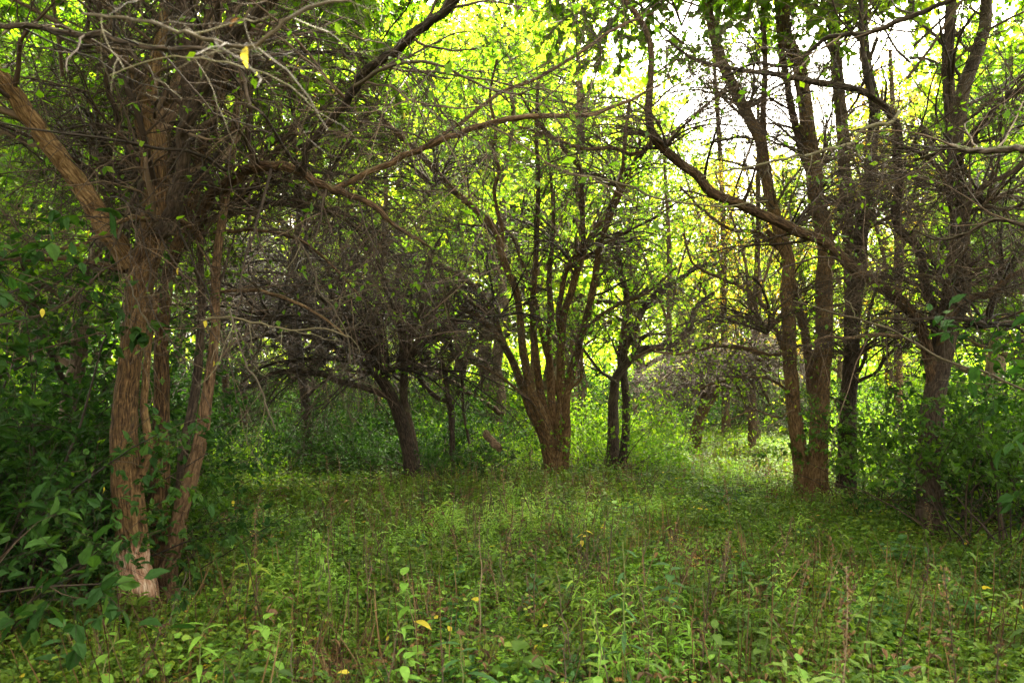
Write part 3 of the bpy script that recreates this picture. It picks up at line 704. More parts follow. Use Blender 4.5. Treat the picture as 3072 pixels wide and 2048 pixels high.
# --- nearest tree on the right, half hidden in leaves
traced_tree('spreading_tree', 'thick dark tree at the right, half hidden by shrubs, with long sweeping limbs', 'tree', (bx(2790, 8.8), 8.8),
    stems=[
        stm([(2795,1590),(2790,1500),(2787,1416),(2792,1305),(2800,1220),(2815,1130),(2832,1050),(2845,980),(2870,920),(2884,849),(2880,750),(2877,653),(2868,540),(2864,457),(2878,350),(2893,261),(2930,163),(2956,65),(2960,-60)],
            [74,66,62,56,50,44,40,36,28], [8.8,8.8,8.9,9.1], n=130, t0=.5, m='bark_dark'),
        stm([(2866,470),(2856,400),(2851,327),(2844,196),(2851,65),(2853,-60)], [34,32,28], [9.0,8.9], ground=False, n=50, t0=.2, m='bark_dark'),
        stm([(2800,1230),(2795,1120),(2780,1040),(2755,970),(2701,901),(2636,856),(2600,832),(2564,810),(2518,764),(2473,725),(2407,699),(2309,653),(2224,614),(2133,575),(2087,522),(2048,495),(2004,457),(1965,418),(1947,359),(1950,261),(1950,131),(1925,65),(1873,0),(1840,-60)],
            [34,32,30,30,30,28,22,16,12], [8.8,8.7,8.3,8.0,8.2], ground=False, n=130, t0=.25, m='bark', label='long sweeping limb arching left over the clearing'),
        stm([(2815,1130),(2812,1020),(2799,927),(2775,850),(2766,790),(2745,730),(2700,690),(2686,650),(2701,555),(2690,457),(2695,392),(2669,340),(2603,281),(2538,261),(2453,248),(2342,225),(2211,209),(2081,176),(2000,120)],
            [26,26,24,22,18,12,5], [8.9,8.6,8.0,7.6], ground=False, n=110, t0=.25, m='bark_dark', label='dark crooked limb bending sharply left'),
    ],
    limbs=[
        stm([(1965,418),(1906,462),(1840,444),(1742,446),(1650,410),(1560,380)], [14,13,10,6], [8.2,8.4]),
        stm([(2620,290),(2597,196),(2584,65),(2588,-40)], [16,14,12], [7.9,7.8], m='bark_dark'),
        stm([(2812,960),(2850,820),(2860,740),(2904,622),(2949,562),(3008,530),(3090,480)], [18,20,18,14], [8.8,8.2,7.8], m='bark_dark'),
        stm([(2904,622),(2870,590),(2845,555),(2799,490),(2740,450),(2690,440)], [16,14,10], [8.5,8.2], m='bark_dark'),
        stm([(2860,520),(2900,440),(2943,379),(2995,314),(3080,262)], [22,24,22,18], [8.9,8.2,7.5], m='bark_dark'),
        stm([(2820,1060),(2832,967),(2904,901),(2975,875),(3054,816),(3140,780)], [24,24,20,14], [8.8,8.5,8.2], m='bark'),
        stm([(2904,640),(2960,620),(3020,630),(3090,600)], [16,14,10], [8.5,8.0], m='bark_dark'),
        stm([(3130,450),(3072,446),(2962,451),(2890,448),(2851,440),(2800,462),(2740,480)], [22,20,16,6], [3.8,4.2,5.0], m='bark_dark'),
        stm([(2900,-30),(2851,0),(2701,62),(2603,98),(2473,118),(2420,165),(2380,195),(2260,190),(2180,230)], [16,16,12,7], [5.0,5.6,6.2], m='bark_dark'),
        stm([(3090,680),(2990,660),(2900,700),(2820,720),(2740,690)], [14,10,6], [6.0,6.6], m='bark_dark'),
        stm([(2700,1010),(2620,1005),(2540,1015),(2480,1010),(2420,1040)], [13,10,6], [8.4,8.2], m='bark_pale'),
        stm([(3090,1340),(2990,1400),(2920,1470),(2880,1560)], [12,10,8], [8.2,8.6], m='bark_dark'),
    ],
    mats=('bark', 'bark'), lv=(11, 7, 4), ln=((.5, 1.9), (.35, .95), (.14, .4)), leaf=('leaf_green', .14, 2, .055),
    thick=[(2850,900,8.9,1,.8,.9),(2960,620,8.6,1,.75,3.9),(2960,980,8.8,0,.8,2.2),(2000,440,8.0,1,.5,.2)], tops=[(.2,0,-.3,0,1.1,.9),(-2.0,-.6,.3,0,1.15,2.4),(-2.6,2.0,1.0,0,1.15,4.4)], bias=((0, 0, .15), (0, 0, -.15), (0, 0, -.05)), flat=.35)

# --- ivy-wrapped tree right of centre
traced_tree('ivy_wrapped_tree', 'dark tree wrapped in small green leaves right of the fan-stemmed tree, one limb curving right', 'tree', (bx(1842, 14.1), 14.1),
    stems=[
        stm([(1838,1410),(1840,1318),(1842,1187),(1850,1130),(1880,1090),(1925,1050),(1990,1040),(2060,1000),(2090,920),(2140,880)], [38,30,24,20,12], [14.1,14.3], n=80, t0=.4, m='bark_dark'),
        stm([(1868,1400),(1876,1300),(1878,1190),(1870,1120),(1880,1030),(1902,990),(1938,914),(1991,862),(2048,832),(2087,803),(2150,790)], [26,24,22,18,12], [14.2,14.6], n=70, t0=.4, m='bark_dark'),
        stm([(1860,1120),(1864,1040),(1874,980),(1880,900),(1860,800),(1850,700)], [20,18,14], [14.6,15.0], ground=False, n=50, m='bark'),
    ],
    limbs=[stm([(1900,1075),(1960,1045),(2060,1058),(2110,1035),(2180,1040),(2240,1050),(2310,1080)], [10,9,7], [14.0,13.2], m='bark_pale'),
           stm([(1850,1150),(1790,1100),(1760,1060),(1720,1010)], [9,7], [14.0,13.8])],
    mats=('bark_dark', 'bark_dark'), lv=(10, 8, 5), ln=((.5, 1.6), (.3, .9), (.14, .36)), leaf=('leaf_green', .25, 2, .055))

# --- leaning tree with low drooping twigs
drp = [stm([(2125,1215),((2125 + ex) / 2, 1215 - h), (ex, ey)], [14, 10, 6], [19, 18.2]) for ex, ey, h in
       [(2330,1250,120),(2290,1190,110),(2360,1150,150),(1960,1160,110),(1900,1230,100),(2260,1290,70),(2010,1090,140),(2380,1080,190),(1980,1280,60),(2180,1040,150)]]
traced_tree('leaning_tree', 'short leaning tree at the back of the clearing with a tangle of drooping brown twigs', 'tree', (bx(2082, 18.8), 18.8),
    stems=[stm([(2080,1350),(2090,1290),(2104,1240),(2120,1210),(2150,1170),(2179,1142),(2215,1095),(2244,1063),(2300,1000)], [38,34,30,20], [18.8,18.6], n=60, t0=.4, m='bark_red')],
    limbs=drp, mats=('bark', 'bark'), lv=(11, 9, 5), ln=((.7, 2.0), (.4, 1.1), (.2, .5)), leaf=('leaf_glow', .05, 2, .06), bias=((0, 0, -.3), (0, 0, -.35), (0, 0, -.2)),
    thick=[(2135,1190,18.8,1,.9,.4)], tops=[(-1,-.5,4.6,0,1.2,.9),(2.0,.5,4.4,0,1.2,2.9),(3.2,-3.0,3.0,0,1.2,.3),(.5,3.5,5.5,0,1.3,5.1)])  # crowns added far above this short tree to shade the ground

# --- slender dark trunk at the back left
traced_tree('slender_dark_tree', 'slender dark trunk at the back of the clearing, left of the arching tree', 'tree', (bx(930, 15.2), 15.2),
    stems=[stm([(934,1396),(926,1330),(921,1285),(914,1187),(901,1089),(890,1000),(900,900),(880,780),(900,640),(890,500)], [34,28,22,20,14], [15.2,15.3], n=70, t0=.4, m='bark_dark'),
           stm([(915,1200),(950,1160),(1000,1130),(1060,1120)], [10,8,5], [15.2,15.0], ground=False, n=30, m='bark_dark')],
    limbs=[stm([(905,1110),(860,1040),(800,1000),(720,960)], [10,8,5], [15.2,15.0])],
    mats=('bark_dark', 'bark_dark'), lv=(12, 9, 4), ln=((.7, 2.0), (.4, 1.0), (.2, .45)), twm='twig_dark', leaf=('leaf_green', .08, 2, .06),
    thick=[(905,1050,15.2,0,1.0,.4),(890,900,15.2,0,1.0,2.4)])

def plain_trunk_tree(px, d, top, w, lab, mat='bark', lean=0, lf=('leaf_glow', .2, 2, .08)):
    by = 1024 + F_PX * math.tan(math.atan(CAM_H / d) + HOR)
    p = [(px, by), (px + lean * .2, by - (by - top) * .3), (px + lean * .5 + 8, by - (by - top) * .6), (px + lean, top)]
    traced_tree('slim_tree', lab, 'tree', (bx(px, d), d), stems=[stm(p, [w, w * .75, w * .6, w * .35], [d, d + .2], n=50, t0=.35, m=mat)],
                limbs=[stm([(px + lean * .3, by - (by - top) * .4), (px + lean + s * 60, by - (by - top) * .62), (px + lean + s * 130, by - (by - top) * .8)], [w * .4, w * .2], [d, d + .3]) for s in (-1, 1)],
                mats=(mat, mat), lv=(8, 6, 3), ln=((.7, 2.2), (.5, 1.2), (.2, .5)), leaf=lf, group='slim trees at the back of the wood')
plain_trunk_tree(690, 16.5, 700, 26, 'slim brown tree leaning left behind the big multi-stemmed tree', 'bark', -60)
plain_trunk_tree(728, 17.5, 560, 26, 'slim upright brown tree just right of the one leaning left', 'bark', 20)
plain_trunk_tree(1600, 22, 300, 24, 'pale slim tree seen between the stems of the fan-stemmed tree', 'bark_pale', 10)
plain_trunk_tree(2010, 24, 420, 22, 'slim brown tree rising behind the leaning tree', 'bark', -20)
plain_trunk_tree(2255, 20, 300, 24, 'slim brown tree left of the twin reddish trunks', 'bark', 20)
plain_trunk_tree(2700, 17, 150, 30, 'slim tree behind the right-hand shrubs, right of the dark trunk', 'bark', -30)
plain_trunk_tree(1720, 25, 200, 26, 'farther pale tree rising right of the fan-stemmed tree', 'bark_pale', 15)
plain_trunk_tree(1130, 21, 350, 26, 'brown tree hidden behind the arching bare crown', 'bark', 30)
plain_trunk_tree(2180, 26, 150, 26, 'tall pale tree in front of the bright sky gap', 'bark_pale', -40)

# ------------------------------------------------------------------ background trees: several kinds of crown, shared by copies
KINDS = []
for q, (mat, sd, H, sp, ln_, ls, dn) in enumerate([('leaf_glow', 1, 10, 2.7, 14, .115, 1), ('leaf_glow', 2, 10, 3.1, 13, .12, .9), ('leaf_green', 3, 10, 2.8, 18, .13, 1),
                                                ('leaf_autumn', 4, 10, 2.5, 7, .12, .8), ('leaf_green', 5, 10, 3.2, 12, .13, .8)]):
    g1, g2, g3 = crown_tree(sd, H, sp, ln_, ls, dn)
    KINDS.append((g1.mesh('trunk', M['bark_far'], extra='bare'), g2.mesh('branches', M['twig']), g3.mesh('crown', M[mat], smooth=False)))

def top_height(d, py):
    return CAM_H + d * math.tan(HOR + math.atan((1024 - py) / F_PX))

ROWW = ['front row', 'second row', 'third row', 'farthest row']
def landmark(px):
    for lim, t in ((150, 'beyond the left edge shrubs'), (420, 'left of the multi-stemmed tree'), (700, 'behind the multi-stemmed tree'), (850, 'behind the two slim left trees'),
                   (1000, 'behind the slender dark trunk'), (1300, 'behind the arching tree'), (1480, 'behind the crooked black tree'), (1750, 'behind the fan-stemmed tree'),
                   (1980, 'behind the ivy-wrapped tree'), (2230, 'behind the leaning tree'), (2500, 'behind the twin reddish trunks'), (2700, 'behind the single dark trunk'),
                   (2950, 'behind the thick right-hand tree'), (9999, 'beyond the right edge shrubs')):
        if px < lim: return t
def spot(x, y):
    q = x / y * F_PX + 1536
    t = ('left edge shrubs', 'multi-stemmed tree', 'two slim left trees', 'slender dark trunk', 'arching tree', 'crooked black tree', 'fan-stemmed tree', 'ivy-wrapped tree', 'leaning tree', 'twin reddish trunks', 'single dark trunk', 'thick right-hand tree', 'right edge shrubs')[
        int(np.searchsorted([250, 560, 820, 1040, 1280, 1450, 1740, 1960, 2230, 2500, 2640, 2900], q))]
    return ('nearest the viewer' if y < 4.6 else 'in the foreground' if y < 6 else 'midway' if y < 7.6 else 'farther back' if y < 9.4 else 'at the back') + ', in line with the ' + t

LAB = ['leafy yellow-green tree in the backlit wood behind the clearing', 'broad yellow-green tree in the backlit wood behind the clearing', 'mid-green leafy tree in the wood behind the clearing',
       'tree with thin yellowing autumn leaves in the wood behind', 'open mid-green tree in the wood behind the clearing']
def far_tree(px, d, kind, top, row=0):
    h = top_height(d, top); s = h / 10.0
    x = (px - 1536) / F_PX * d
    o = thing('woodland_tree', ('leafy yellow-green tree', 'broad yellow-green tree', 'mid-green tree', 'thinly yellowing tree', 'open mid-green tree')[kind] + ' in the ' + ROWW[row] + ' ' + landmark(px), 'tree', (x, d, float(gz(x, d))), 'trees of the wood behind the clearing, kind %d' % (kind + 1), rz=U(0, 6.28))
    o['group'] = ['leafy yellow-green trees of the back wood', 'broad yellow-green trees of the back wood', 'mid-green trees of the back wood', 'yellowing trees of the back wood', 'open mid-green trees of the back wood'][kind]
    w = s * U(.9, 1.15)
    o.scale = (w, w, s)
    a, b, c = KINDS[kind]
    link('trunk', a, o); link('branches', b, o, kind='stuff'); link('crown', c, o, kind='stuff')
    return o

def skyline(px):
    return float(np.interp(px, [-400, 600, 1300, 1500, 1700, 1850, 1980, 2200, 2500, 2700, 2850, 3000, 3400],
                           [-150, -150, -120, -120, -60, 90, 280, 420, 400, 300, 160, 20, -100]))
for row, (d0, step, kinds) in enumerate([(20, 300, (2, 4, 0)), (26, 280, (0, 2, 1, 3)), (33, 260, (0, 1, 3)), (42, 220, (1, 0, 0, 3))]):
    px = -300 + row * 70
    while px < 3400:
        d = d0 * U(.92, 1.1)
        tp = skyline(px) + U(-60, 170)
        cen = 480 < px < 2900
        if not (row == 0 and cen and (1850 < px < 2450 or U(0, 1) < .7)) and not (row == 1 and cen and U(0, 1) < .35):
            far_tree(px + U(-50, 50), d, (0, 1, 1, 3, 0)[int(U(0, 5))] if cen else kinds[int(U(0, len(kinds)))], max(tp, -250), row)
        px += step
# trees added for shade just outside both edges of the view, their crowns reaching into it
for x, y, k, h in [(-6.8, 5.5, 4, 7.5), (-5.6, 9.5, 2, 8.5), (-8.5, 12, 2, 10), (8.0, 6.5, 4, 8), (8.6, 11, 2, 9), (-9.5, 17, 2, 10.5), (11.5, 16, 4, 10)]:
    o = thing('edge_shade_tree', 'green leafy shade tree added at the %s edge of the clearing, %s' % (('left', 'right')[x > 0], {5.5: 'nearest the viewer', 6.5: 'nearest the viewer', 9.5: 'close behind the big tree', 11: 'second from the viewer', 12: 'third from the viewer', 17: 'farthest back', 16: 'farthest back'}[y]), 'tree', (x, y, float(gz(x, y))), 'shade trees added at the edges of the clearing', rz=U(0, 6.28))
    o.scale = (h / 10,) * 3
    a, b, c = KINDS[k]
    link('trunk', a, o); link('branches', b, o, kind='stuff'); link('crown', c, o, kind='stuff')

for x, y, k, h, lab in [(-3.6, -1.6, 0, 9, 'left and behind'), (5.0, -2.4, 0, 9.5, 'right and behind'), (4.3, .6, 0, 9, 'close at the right shoulder'), (-6.2, 2.2, 0, 9.5, 'at the near left'), (-5.2, 4.4, 0, 8.5, 'beside the left edge'), (-7.4, 7.0, 0, 9, 'beyond the left edge'), (-3.6, 1.6, 0, 9, 'close at the left shoulder'), (6.0, 2.6, 0, 9.5, 'at the near right'),  # trees added out of view so their crowns shade the near clearing
                        (-7.5, -5, 0, 10, 'far left behind'), (7.8, -6, 0, 10, 'far right behind'), (-5.6, -1.8, 0, 9, 'left, a little behind'), (-8.6, 1.2, 0, 9, 'far out to the left'), (-9.2, 5.0, 0, 9.5, 'well beyond the left edge'), (7.9, 5.2, 0, 9, 'well beyond the right edge')]:
    o = thing('unseen_shade_tree', 'unseen leafy tree added outside the view %s, its high crown shading the clearing' % lab, 'tree', (x, y, float(gz(x, y))), 'unseen trees added to shade the clearing', rz=U(0, 6.28))
    o.scale = (h / 10,) * 3
    a, b, c = CANOPY[k]
    link('trunk', a, o); link('branches', b, o, kind='stuff'); link('crown', c, o, kind='stuff')

# far wood that reads as one mass
g = Geo()
n = 90000
fx = U(-62, 62, n); fy = U(54, 74, n)
pp = (fx / fy) * F_PX + 1536
hh = CAM_H + fy * np.tan(HOR + np.arctan((1024 - np.interp(pp, [-400, 1300, 1600, 2000, 2700, 3000, 3500], [300, 350, 520, 700, 650, 420, 300])) / F_PX))
bl = vnoise(np.stack([fx * .28, fy * .28, fx * 0], -1))
fz = rng.random(n) ** 1.15 * hh * (.72 + .4 * bl)
n2 = 40000
fx = np.concatenate([fx, U(-60, 60, n2)]); fy = np.concatenate([fy, U(50, 62, n2)]); fz = np.concatenate([fz, 5.5 * rng.random(n2) ** 1.2]); n += n2
leaves(g, np.stack([fx, fy, fz], -1), norm(rng.normal(size=(n, 3))), norm(rng.normal(size=(n, 3)) * .7 + np.array([0, 0, .7])), U(.28, .6, n), U(.2, .42, n), LEAF4)
link('far_woodland', g.mesh('far_woodland', M['leaf_glow'], smooth=False), kind='stuff', label='sunlit green foliage of the far wood')

# ------------------------------------------------------------------ shrubs
def shrub_geo(seed, H=2.4, n=16, leaf=.05, cnt=3, spread=.5, tpl=LEAF6, zmin=0):
    global rng
    keep = rng; rng = np.random.default_rng(seed)
    c = []
    base = np.column_stack([rng.normal(0, .12, n), rng.normal(0, .12, n), np.full(n, -.05)])
    P = np.empty((n, 10, 3)); P[:, 0] = base
    D = norm(np.column_stack([rng.normal(0, spread, n), rng.normal(0, spread, n), np.ones(n)]))
    L = H * U(.55, 1.1, n)[:, None] / 9
    for k in range(1, 10):
        out = D * np.array([1, 1, 0])
        D = norm(D + rng.normal(size=D.shape) * .09 + out * .10 + np.array([0, 0, -.03]))
        P[:, k] = P[:, k - 1] + D * L
    R = np.linspace(.012, .003, 10)[None] * U(.7, 1.3, n)[:, None]
    c2, r2 = grow(P, R, 9, .12, 1, (.4, 1.0), (30, 75), 6, .16, (0, 0, 0), .55, .002, .4, .3, local=True)
    c3, r3 = grow(c2, r2, 6, .1, 1, (.12, .35), (30, 75), 3, .2, (0, 0, -.05), .6, .0012, .5, .5, local=True)
    if zmin:
        k2 = c2[:, 0, 2] > zmin; k3 = c3[:, 0, 2] > zmin
        c2, r2, c3, r3 = c2[k2], r2[k2], c3[k3], r3[k3]
    g1 = Geo(); tubes(g1, P, R, 5); tubes(g1, c2, r2, 3); tubes(g1, c3, r3, 3)
    g2 = Geo(); leafy(g2, c3, cnt, leaf, tpl, up=1.2, ratio=.6)
    rng = keep
    return g1, g2

SHR = []
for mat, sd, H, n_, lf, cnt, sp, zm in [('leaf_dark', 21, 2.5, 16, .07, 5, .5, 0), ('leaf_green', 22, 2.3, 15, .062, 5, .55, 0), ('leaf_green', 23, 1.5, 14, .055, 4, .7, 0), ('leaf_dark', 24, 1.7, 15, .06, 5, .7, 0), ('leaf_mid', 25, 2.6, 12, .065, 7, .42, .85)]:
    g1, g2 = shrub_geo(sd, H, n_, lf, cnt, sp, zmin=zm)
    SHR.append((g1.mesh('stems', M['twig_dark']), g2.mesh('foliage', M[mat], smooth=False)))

def shrub(px, d, kind, s, label, group=None, sq=1.0):
    x = (px - 1536) / F_PX * d
    o = thing('shrub', label, 'shrub', (x, d, float(gz(x, d))), group, rz=U(0, 6.28))
    o.scale = (s, s, s * sq)
    a, b = SHR[kind]
    link('stems', a, o, kind='stuff'); link('foliage', b, o, kind='stuff')
    return o

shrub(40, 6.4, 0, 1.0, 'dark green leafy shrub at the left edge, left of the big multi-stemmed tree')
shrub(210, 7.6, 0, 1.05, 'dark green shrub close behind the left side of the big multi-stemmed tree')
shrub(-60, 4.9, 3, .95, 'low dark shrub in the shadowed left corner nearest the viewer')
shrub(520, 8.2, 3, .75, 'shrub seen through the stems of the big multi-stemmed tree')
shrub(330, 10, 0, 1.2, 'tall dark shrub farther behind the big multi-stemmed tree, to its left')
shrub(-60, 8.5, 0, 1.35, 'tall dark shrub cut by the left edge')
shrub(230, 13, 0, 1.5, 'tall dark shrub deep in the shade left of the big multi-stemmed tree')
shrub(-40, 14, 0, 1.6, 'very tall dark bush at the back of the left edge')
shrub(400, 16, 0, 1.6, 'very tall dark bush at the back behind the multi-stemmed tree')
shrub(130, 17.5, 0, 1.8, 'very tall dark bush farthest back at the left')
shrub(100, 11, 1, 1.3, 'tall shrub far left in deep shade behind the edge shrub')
shrub(760, 14.5, 2, .9, 'low green shrub before the two slim trees at the back left')
shrub(830, 17, 3, 1.0, 'dark shrub left of the slender dark trunk')
shrub(640, 12.5, 2, .85, 'low green shrub just right of the big multi-stemmed tree')
shrub(1090, 15.5, 3, 1.0, 'dark shrub left of the arching trunk')
shrub(1320, 13.2, 3, .85, 'dark leafy thicket bush right of the arching trunk')
shrub(1420, 13.9, 3, .8, 'dark low bush around the crooked black tree')
shrub(1490, 14.8, 2, 1.0, 'brighter low bush just left of the fan-stemmed tree')
shrub(780, 14.2, 3, .95, 'low dark bush left of the slender dark trunk, nearer than it')
shrub(1010, 14.4, 3, 1.0, 'low dark bush under the drooping left side of the bare crown')
shrub(1130, 14.0, 3, .8, 'small dark bush just left of the arching trunk foot')
shrub(1180, 14.6, 3, .95, 'dark bush hugging the foot of the arching trunk from behind')
shrub(1390, 15.6, 0, .95, 'taller dark bush behind the crooked black tree')
shrub(1250, 17.5, 0, 1.15, 'tall dark bush farther behind the arching trunk')
shrub(1010, 17.0, 0, 1.0, 'tall dark bush between the slender dark trunk and the arching trunk')
shrub(880, 19.5, 0, 1.2, 'tall dark bush behind the slender dark trunk')
shrub(590, 15.5, 0, 1.15, 'tall dark bush behind the right-hand stems of the multi-stemmed tree')
shrub(1530, 18.5, 1, 1.1, 'green bush behind the left side of the fan-stemmed tree')
shrub(1300, 16, 2, 1.2, 'green bush behind the crooked black tree')
shrub(1820, 14.0, 1, 1.0, 'upright green shrub wrapping the foot of the ivy-wrapped tree')
shrub(1900, 14.8, 1, .85, 'green shrub right of the ivy-wrapped tree')
shrub(1770, 15.5, 1, .9, 'green shrub between the fan-stemmed and ivy-wrapped trees')
shrub(2000, 19, 2, 1.3, 'low shrub left of the leaning tree')
shrub(2665, 13.6, 1, .7, 'green shrub left of the thick tree at the right')
shrub(2940, 9.4, 1, 1.0, 'leafy green shrub just right of the thick tree at the right')
shrub(2870, 8.1, 4, .9, 'tall leafy shrub whose leaves hang over the thick right-hand trunk')
shrub(2990, 7.7, 4, 1.0, 'tall leafy shrub with bare lower stems near the right edge')
shrub(2620, 10.2, 4, .85, 'leafy shrub spreading in front of the dark trunk')
shrub(60, 5.6, 0, 1.05, 'tall shrub with leaves darkened for shade and bare lower stems at the left edge')  # darker leaf kind also stands in for shade at the left
shrub(520, 6.35, 4, .72, 'slender leafy shrub growing up between the stems of the big tree')
for x, y, sc_, lab in ((-4.9, 3.4, 1.5, 'unseen tall dark shrub added to block light beyond the left edge, nearest the viewer'), (-5.7, 4.9, 1.6, 'unseen tall dark shrub added to block light beyond the left edge, second from the viewer'),
                       (-4.6, 1.6, 1.5, 'unseen tall dark shrub added to block light beside the viewer on the left'), (5.4, 3.8, 1.5, 'unseen tall dark shrub added to block light beyond the right edge, nearest the viewer'), (6.6, 5.4, 1.6, 'unseen tall dark shrub added to block light beyond the right edge, second from the viewer')):
    shrub(x / y * F_PX + 1536, y, 0, sc_, lab)  # shrubs added out of view to block light from the sides
shrub(3090, 8.6, 0, 1.0, 'dark green shrub at the right edge')
shrub(2960, 10.5, 0, 1.2, 'tall dark shrub behind the thick tree at the right')
shrub(2620, 12.5, 2, 1.1, 'shrub behind the dark trunk')
shrub(2740, 12.0, 1, 1.1, 'taller green shrub behind the right-hand shrubs')
for row, (d0, st) in enumerate([(21, 150), (27, 130), (34, 120), (42, 110)]):
    px = -150
    while px < 3300:
        if not (row == 0 and 1950 < px < 2500):
            k = int(U(0, 3)) if px > 900 else (0, 3, 2)[int(U(0, 3))]
            shrub(px + U(-40, 40), d0 * U(.93, 1.1), k, U(1.0, 1.7) * (1 + .2 * row) * (1 if k in (2, 3) else .8),
                  ('dark green bush', 'upright green bush', 'low green bush', 'low dark bush')[k] + ' in the ' + ROWW[row] + ' ' + landmark(px),
                  ['dark understorey bushes', 'upright green understorey bushes', 'low green understorey bushes', 'low dark understorey bushes'][k])
        px += st

# ------------------------------------------------------------------ fallen timber
def log(name, label, p, w, d, mat):
    P, R = trace(p, w, d, 40, wig=.5)
    loc = P[0]
    g = Geo(); tubes(g, P[None], R[None], 14, relief=.002, flute=.25)
    o = link(name, g.mesh(name, M[mat], loc, extra='bare'), label=label, category='fallen log')
    o.location = loc
log('fallen_trunk', 'pale leaning dead trunk lying through the bushes left of the fan-stemmed tree', [(1510,1245),(1470,1215),(1420,1190),(1380,1160),(1335,1132),(1290,1108),(1244,1088)], [16,15,12,8], [15.0,14.6], 'bark_pale')
log('broken_log', 'short broken log in the dark bushes below the leaning dead trunk', [(1452,1302),(1475,1322),(1500,1345)], [22,20], [12.6,12.4], 'bark_pale')

# ------------------------------------------------------------------ undergrowth scattered over the ground
def gn_scatter(name, label, meshes, pos, rot, scl, idx):
    src = bpy.data.collections.new(name + '_kinds')
    for k, me in enumerate(meshes):
        src.objects.link(bpy.data.objects.new('%s_kind_%02d' % (name, k), me))
    me = bpy.data.meshes.new(name)
    n = len(pos)
    me.vertices.add(n); me.vertices.foreach_set('co', np.ascontiguousarray(pos, np.float32).ravel())
    a = me.attributes.new('rot', 'FLOAT_VECTOR', 'POINT'); a.data.foreach_set('vector', np.ascontiguousarray(rot, np.float32).ravel())
    a = me.attributes.new('scl', 'FLOAT', 'POINT'); a.data.foreach_set('value', np.ascontiguousarray(scl, np.float32))
    a = me.attributes.new('idx', 'INT', 'POINT'); a.data.foreach_set('value', np.ascontiguousarray(idx, np.int32))
    o = link(name, me, kind='stuff', label=label)
    t = bpy.data.node_groups.new(name + '_nodes', 'GeometryNodeTree')
    t.interface.new_socket('Geometry', in_out='INPUT', socket_type='NodeSocketGeometry')
    t.interface.new_socket('Geometry', in_out='OUTPUT', socket_type='NodeSocketGeometry')
    N, L = t.nodes, t.links
    gi = N.new('NodeGroupInput'); go = N.new('NodeGroupOutput')
    ci = N.new('GeometryNodeCollectionInfo'); ci.inputs['Collection'].default_value = src
    ci.inputs['Separate Children'].default_value = True; ci.inputs['Reset Children'].default_value = True
    ip = N.new('GeometryNodeInstanceOnPoints'); ip.inputs['Pick Instance'].default_value = True
    def attr(nm, ty):
        x = N.new('GeometryNodeInputNamedAttribute'); x.data_type = ty; x.inputs['Name'].default_value = nm
        return x.outputs['Attribute']
    e2r = N.new('FunctionNodeEulerToRotation')
    L.new(attr('rot', 'FLOAT_VECTOR'), e2r.inputs[0])
    L.new(gi.outputs[0], ip.inputs['Points']); L.new(ci.outputs[0], ip.inputs['Instance'])
    L.new(attr('idx', 'INT'), ip.inputs['Instance Index']); L.new(e2r.outputs[0], ip.inputs['Rotation'])
    L.new(attr('scl', 'FLOAT'), ip.inputs['Scale']); L.new(ip.outputs[0], go.inputs[0])
    md = o.modifiers.new('scatter', 'NODES'); md.node_group = t
    return o

def creeper(n=80, r=.22, hi=.19, leaf=.029, mat='herb', tpl=LEAF6):
    g = Geo()
    a = U(0, 6.28, n); q = np.sqrt(rng.random(n)) * r
    z = hi * (.25 + .75 * rng.random(n))
    pos = np.column_stack([np.cos(a) * q, np.sin(a) * q, z])
    d = np.column_stack([rng.normal(size=n), rng.normal(size=n), rng.normal(0, .25, n) - .12])
    nr = norm(rng.normal(size=(n, 3)) * .42 + np.array([0, 0, 1]))
    L = leaf * U(.5, 1.5, n)
    leaves(g, pos, d, nr, L, L * U(.6, .95, n), tpl)
    return g.mesh('creeper', M[mat], smooth=False)

def herb(mat, h=.32, pairs=6, leaf=.07, ratio=.5, stems=3, tpl=LEAF6, droop=.35, alt=False):
    g = Geo(); gs = Geo()
    for s in range(stems):
        b = np.array([rng.normal(0, .05), rng.normal(0, .05), -.02]); lean = rng.normal(0, .16, 2); H = h * U(.65, 1.15)
        t = np.linspace(0, 1, 7)[:, None]
        P = b + np.column_stack([lean[0] * t**2 * H * 2, lean[1] * t**2 * H * 2, t * H])
        R = np.linspace(.0028, .001, 7)
        K = pairs
        tt = np.linspace(.2, .98, K)
        p = np.column_stack([np.interp(tt, t[:, 0], P[:, k]) for k in range(3)])
        p = np.repeat(p, 2, 0); tt2 = np.repeat(tt, 2)
        a = np.repeat(np.arange(K) * 1.57 + U(0, 3), 2) + np.tile([0, 3.14], K) + rng.normal(0, .3, 2 * K)
        d = np.column_stack([np.cos(a), np.sin(a), rng.normal(.1, .3, 2 * K) - droop + .5 * tt2])
        L = leaf * (.55 + .8 * np.sin(np.pi * np.clip(tt2 * .8 + .1, 0, 1))) * U(.7, 1.2, 2 * K)
        leaves(g, p, d, norm(rng.normal(size=d.shape) * .35 + np.array([0, 0, 1])), L, L * ratio * U(.85, 1.15, 2 * K), tpl, rnd=np.clip(rng.random() * .6 + rng.random(2 * K) * .4, 0, 1))
        g2 = Geo(); 
        Tt, A, B = frames(P[None])
        for k in range(6):   # stem as three-sided strips of triangles
            for q in range(3):
                a0, a1 = q * 2.094, (q + 1) * 2.094
                def ring(k_, a_): return P[k_] + R[k_] * (A[0, k_] * math.cos(a_) + B[0, k_] * math.sin(a_))
                v = np.array([ring(k, a0), ring(k, a1), ring(k + 1, a1), ring(k + 1, a0)])
                g.add(v, np.array([[0, 1, 2], [0, 2, 3]]), np.zeros((6, 2)), np.full(4, .3))
    return g.mesh('herb', M[mat], smooth=False)

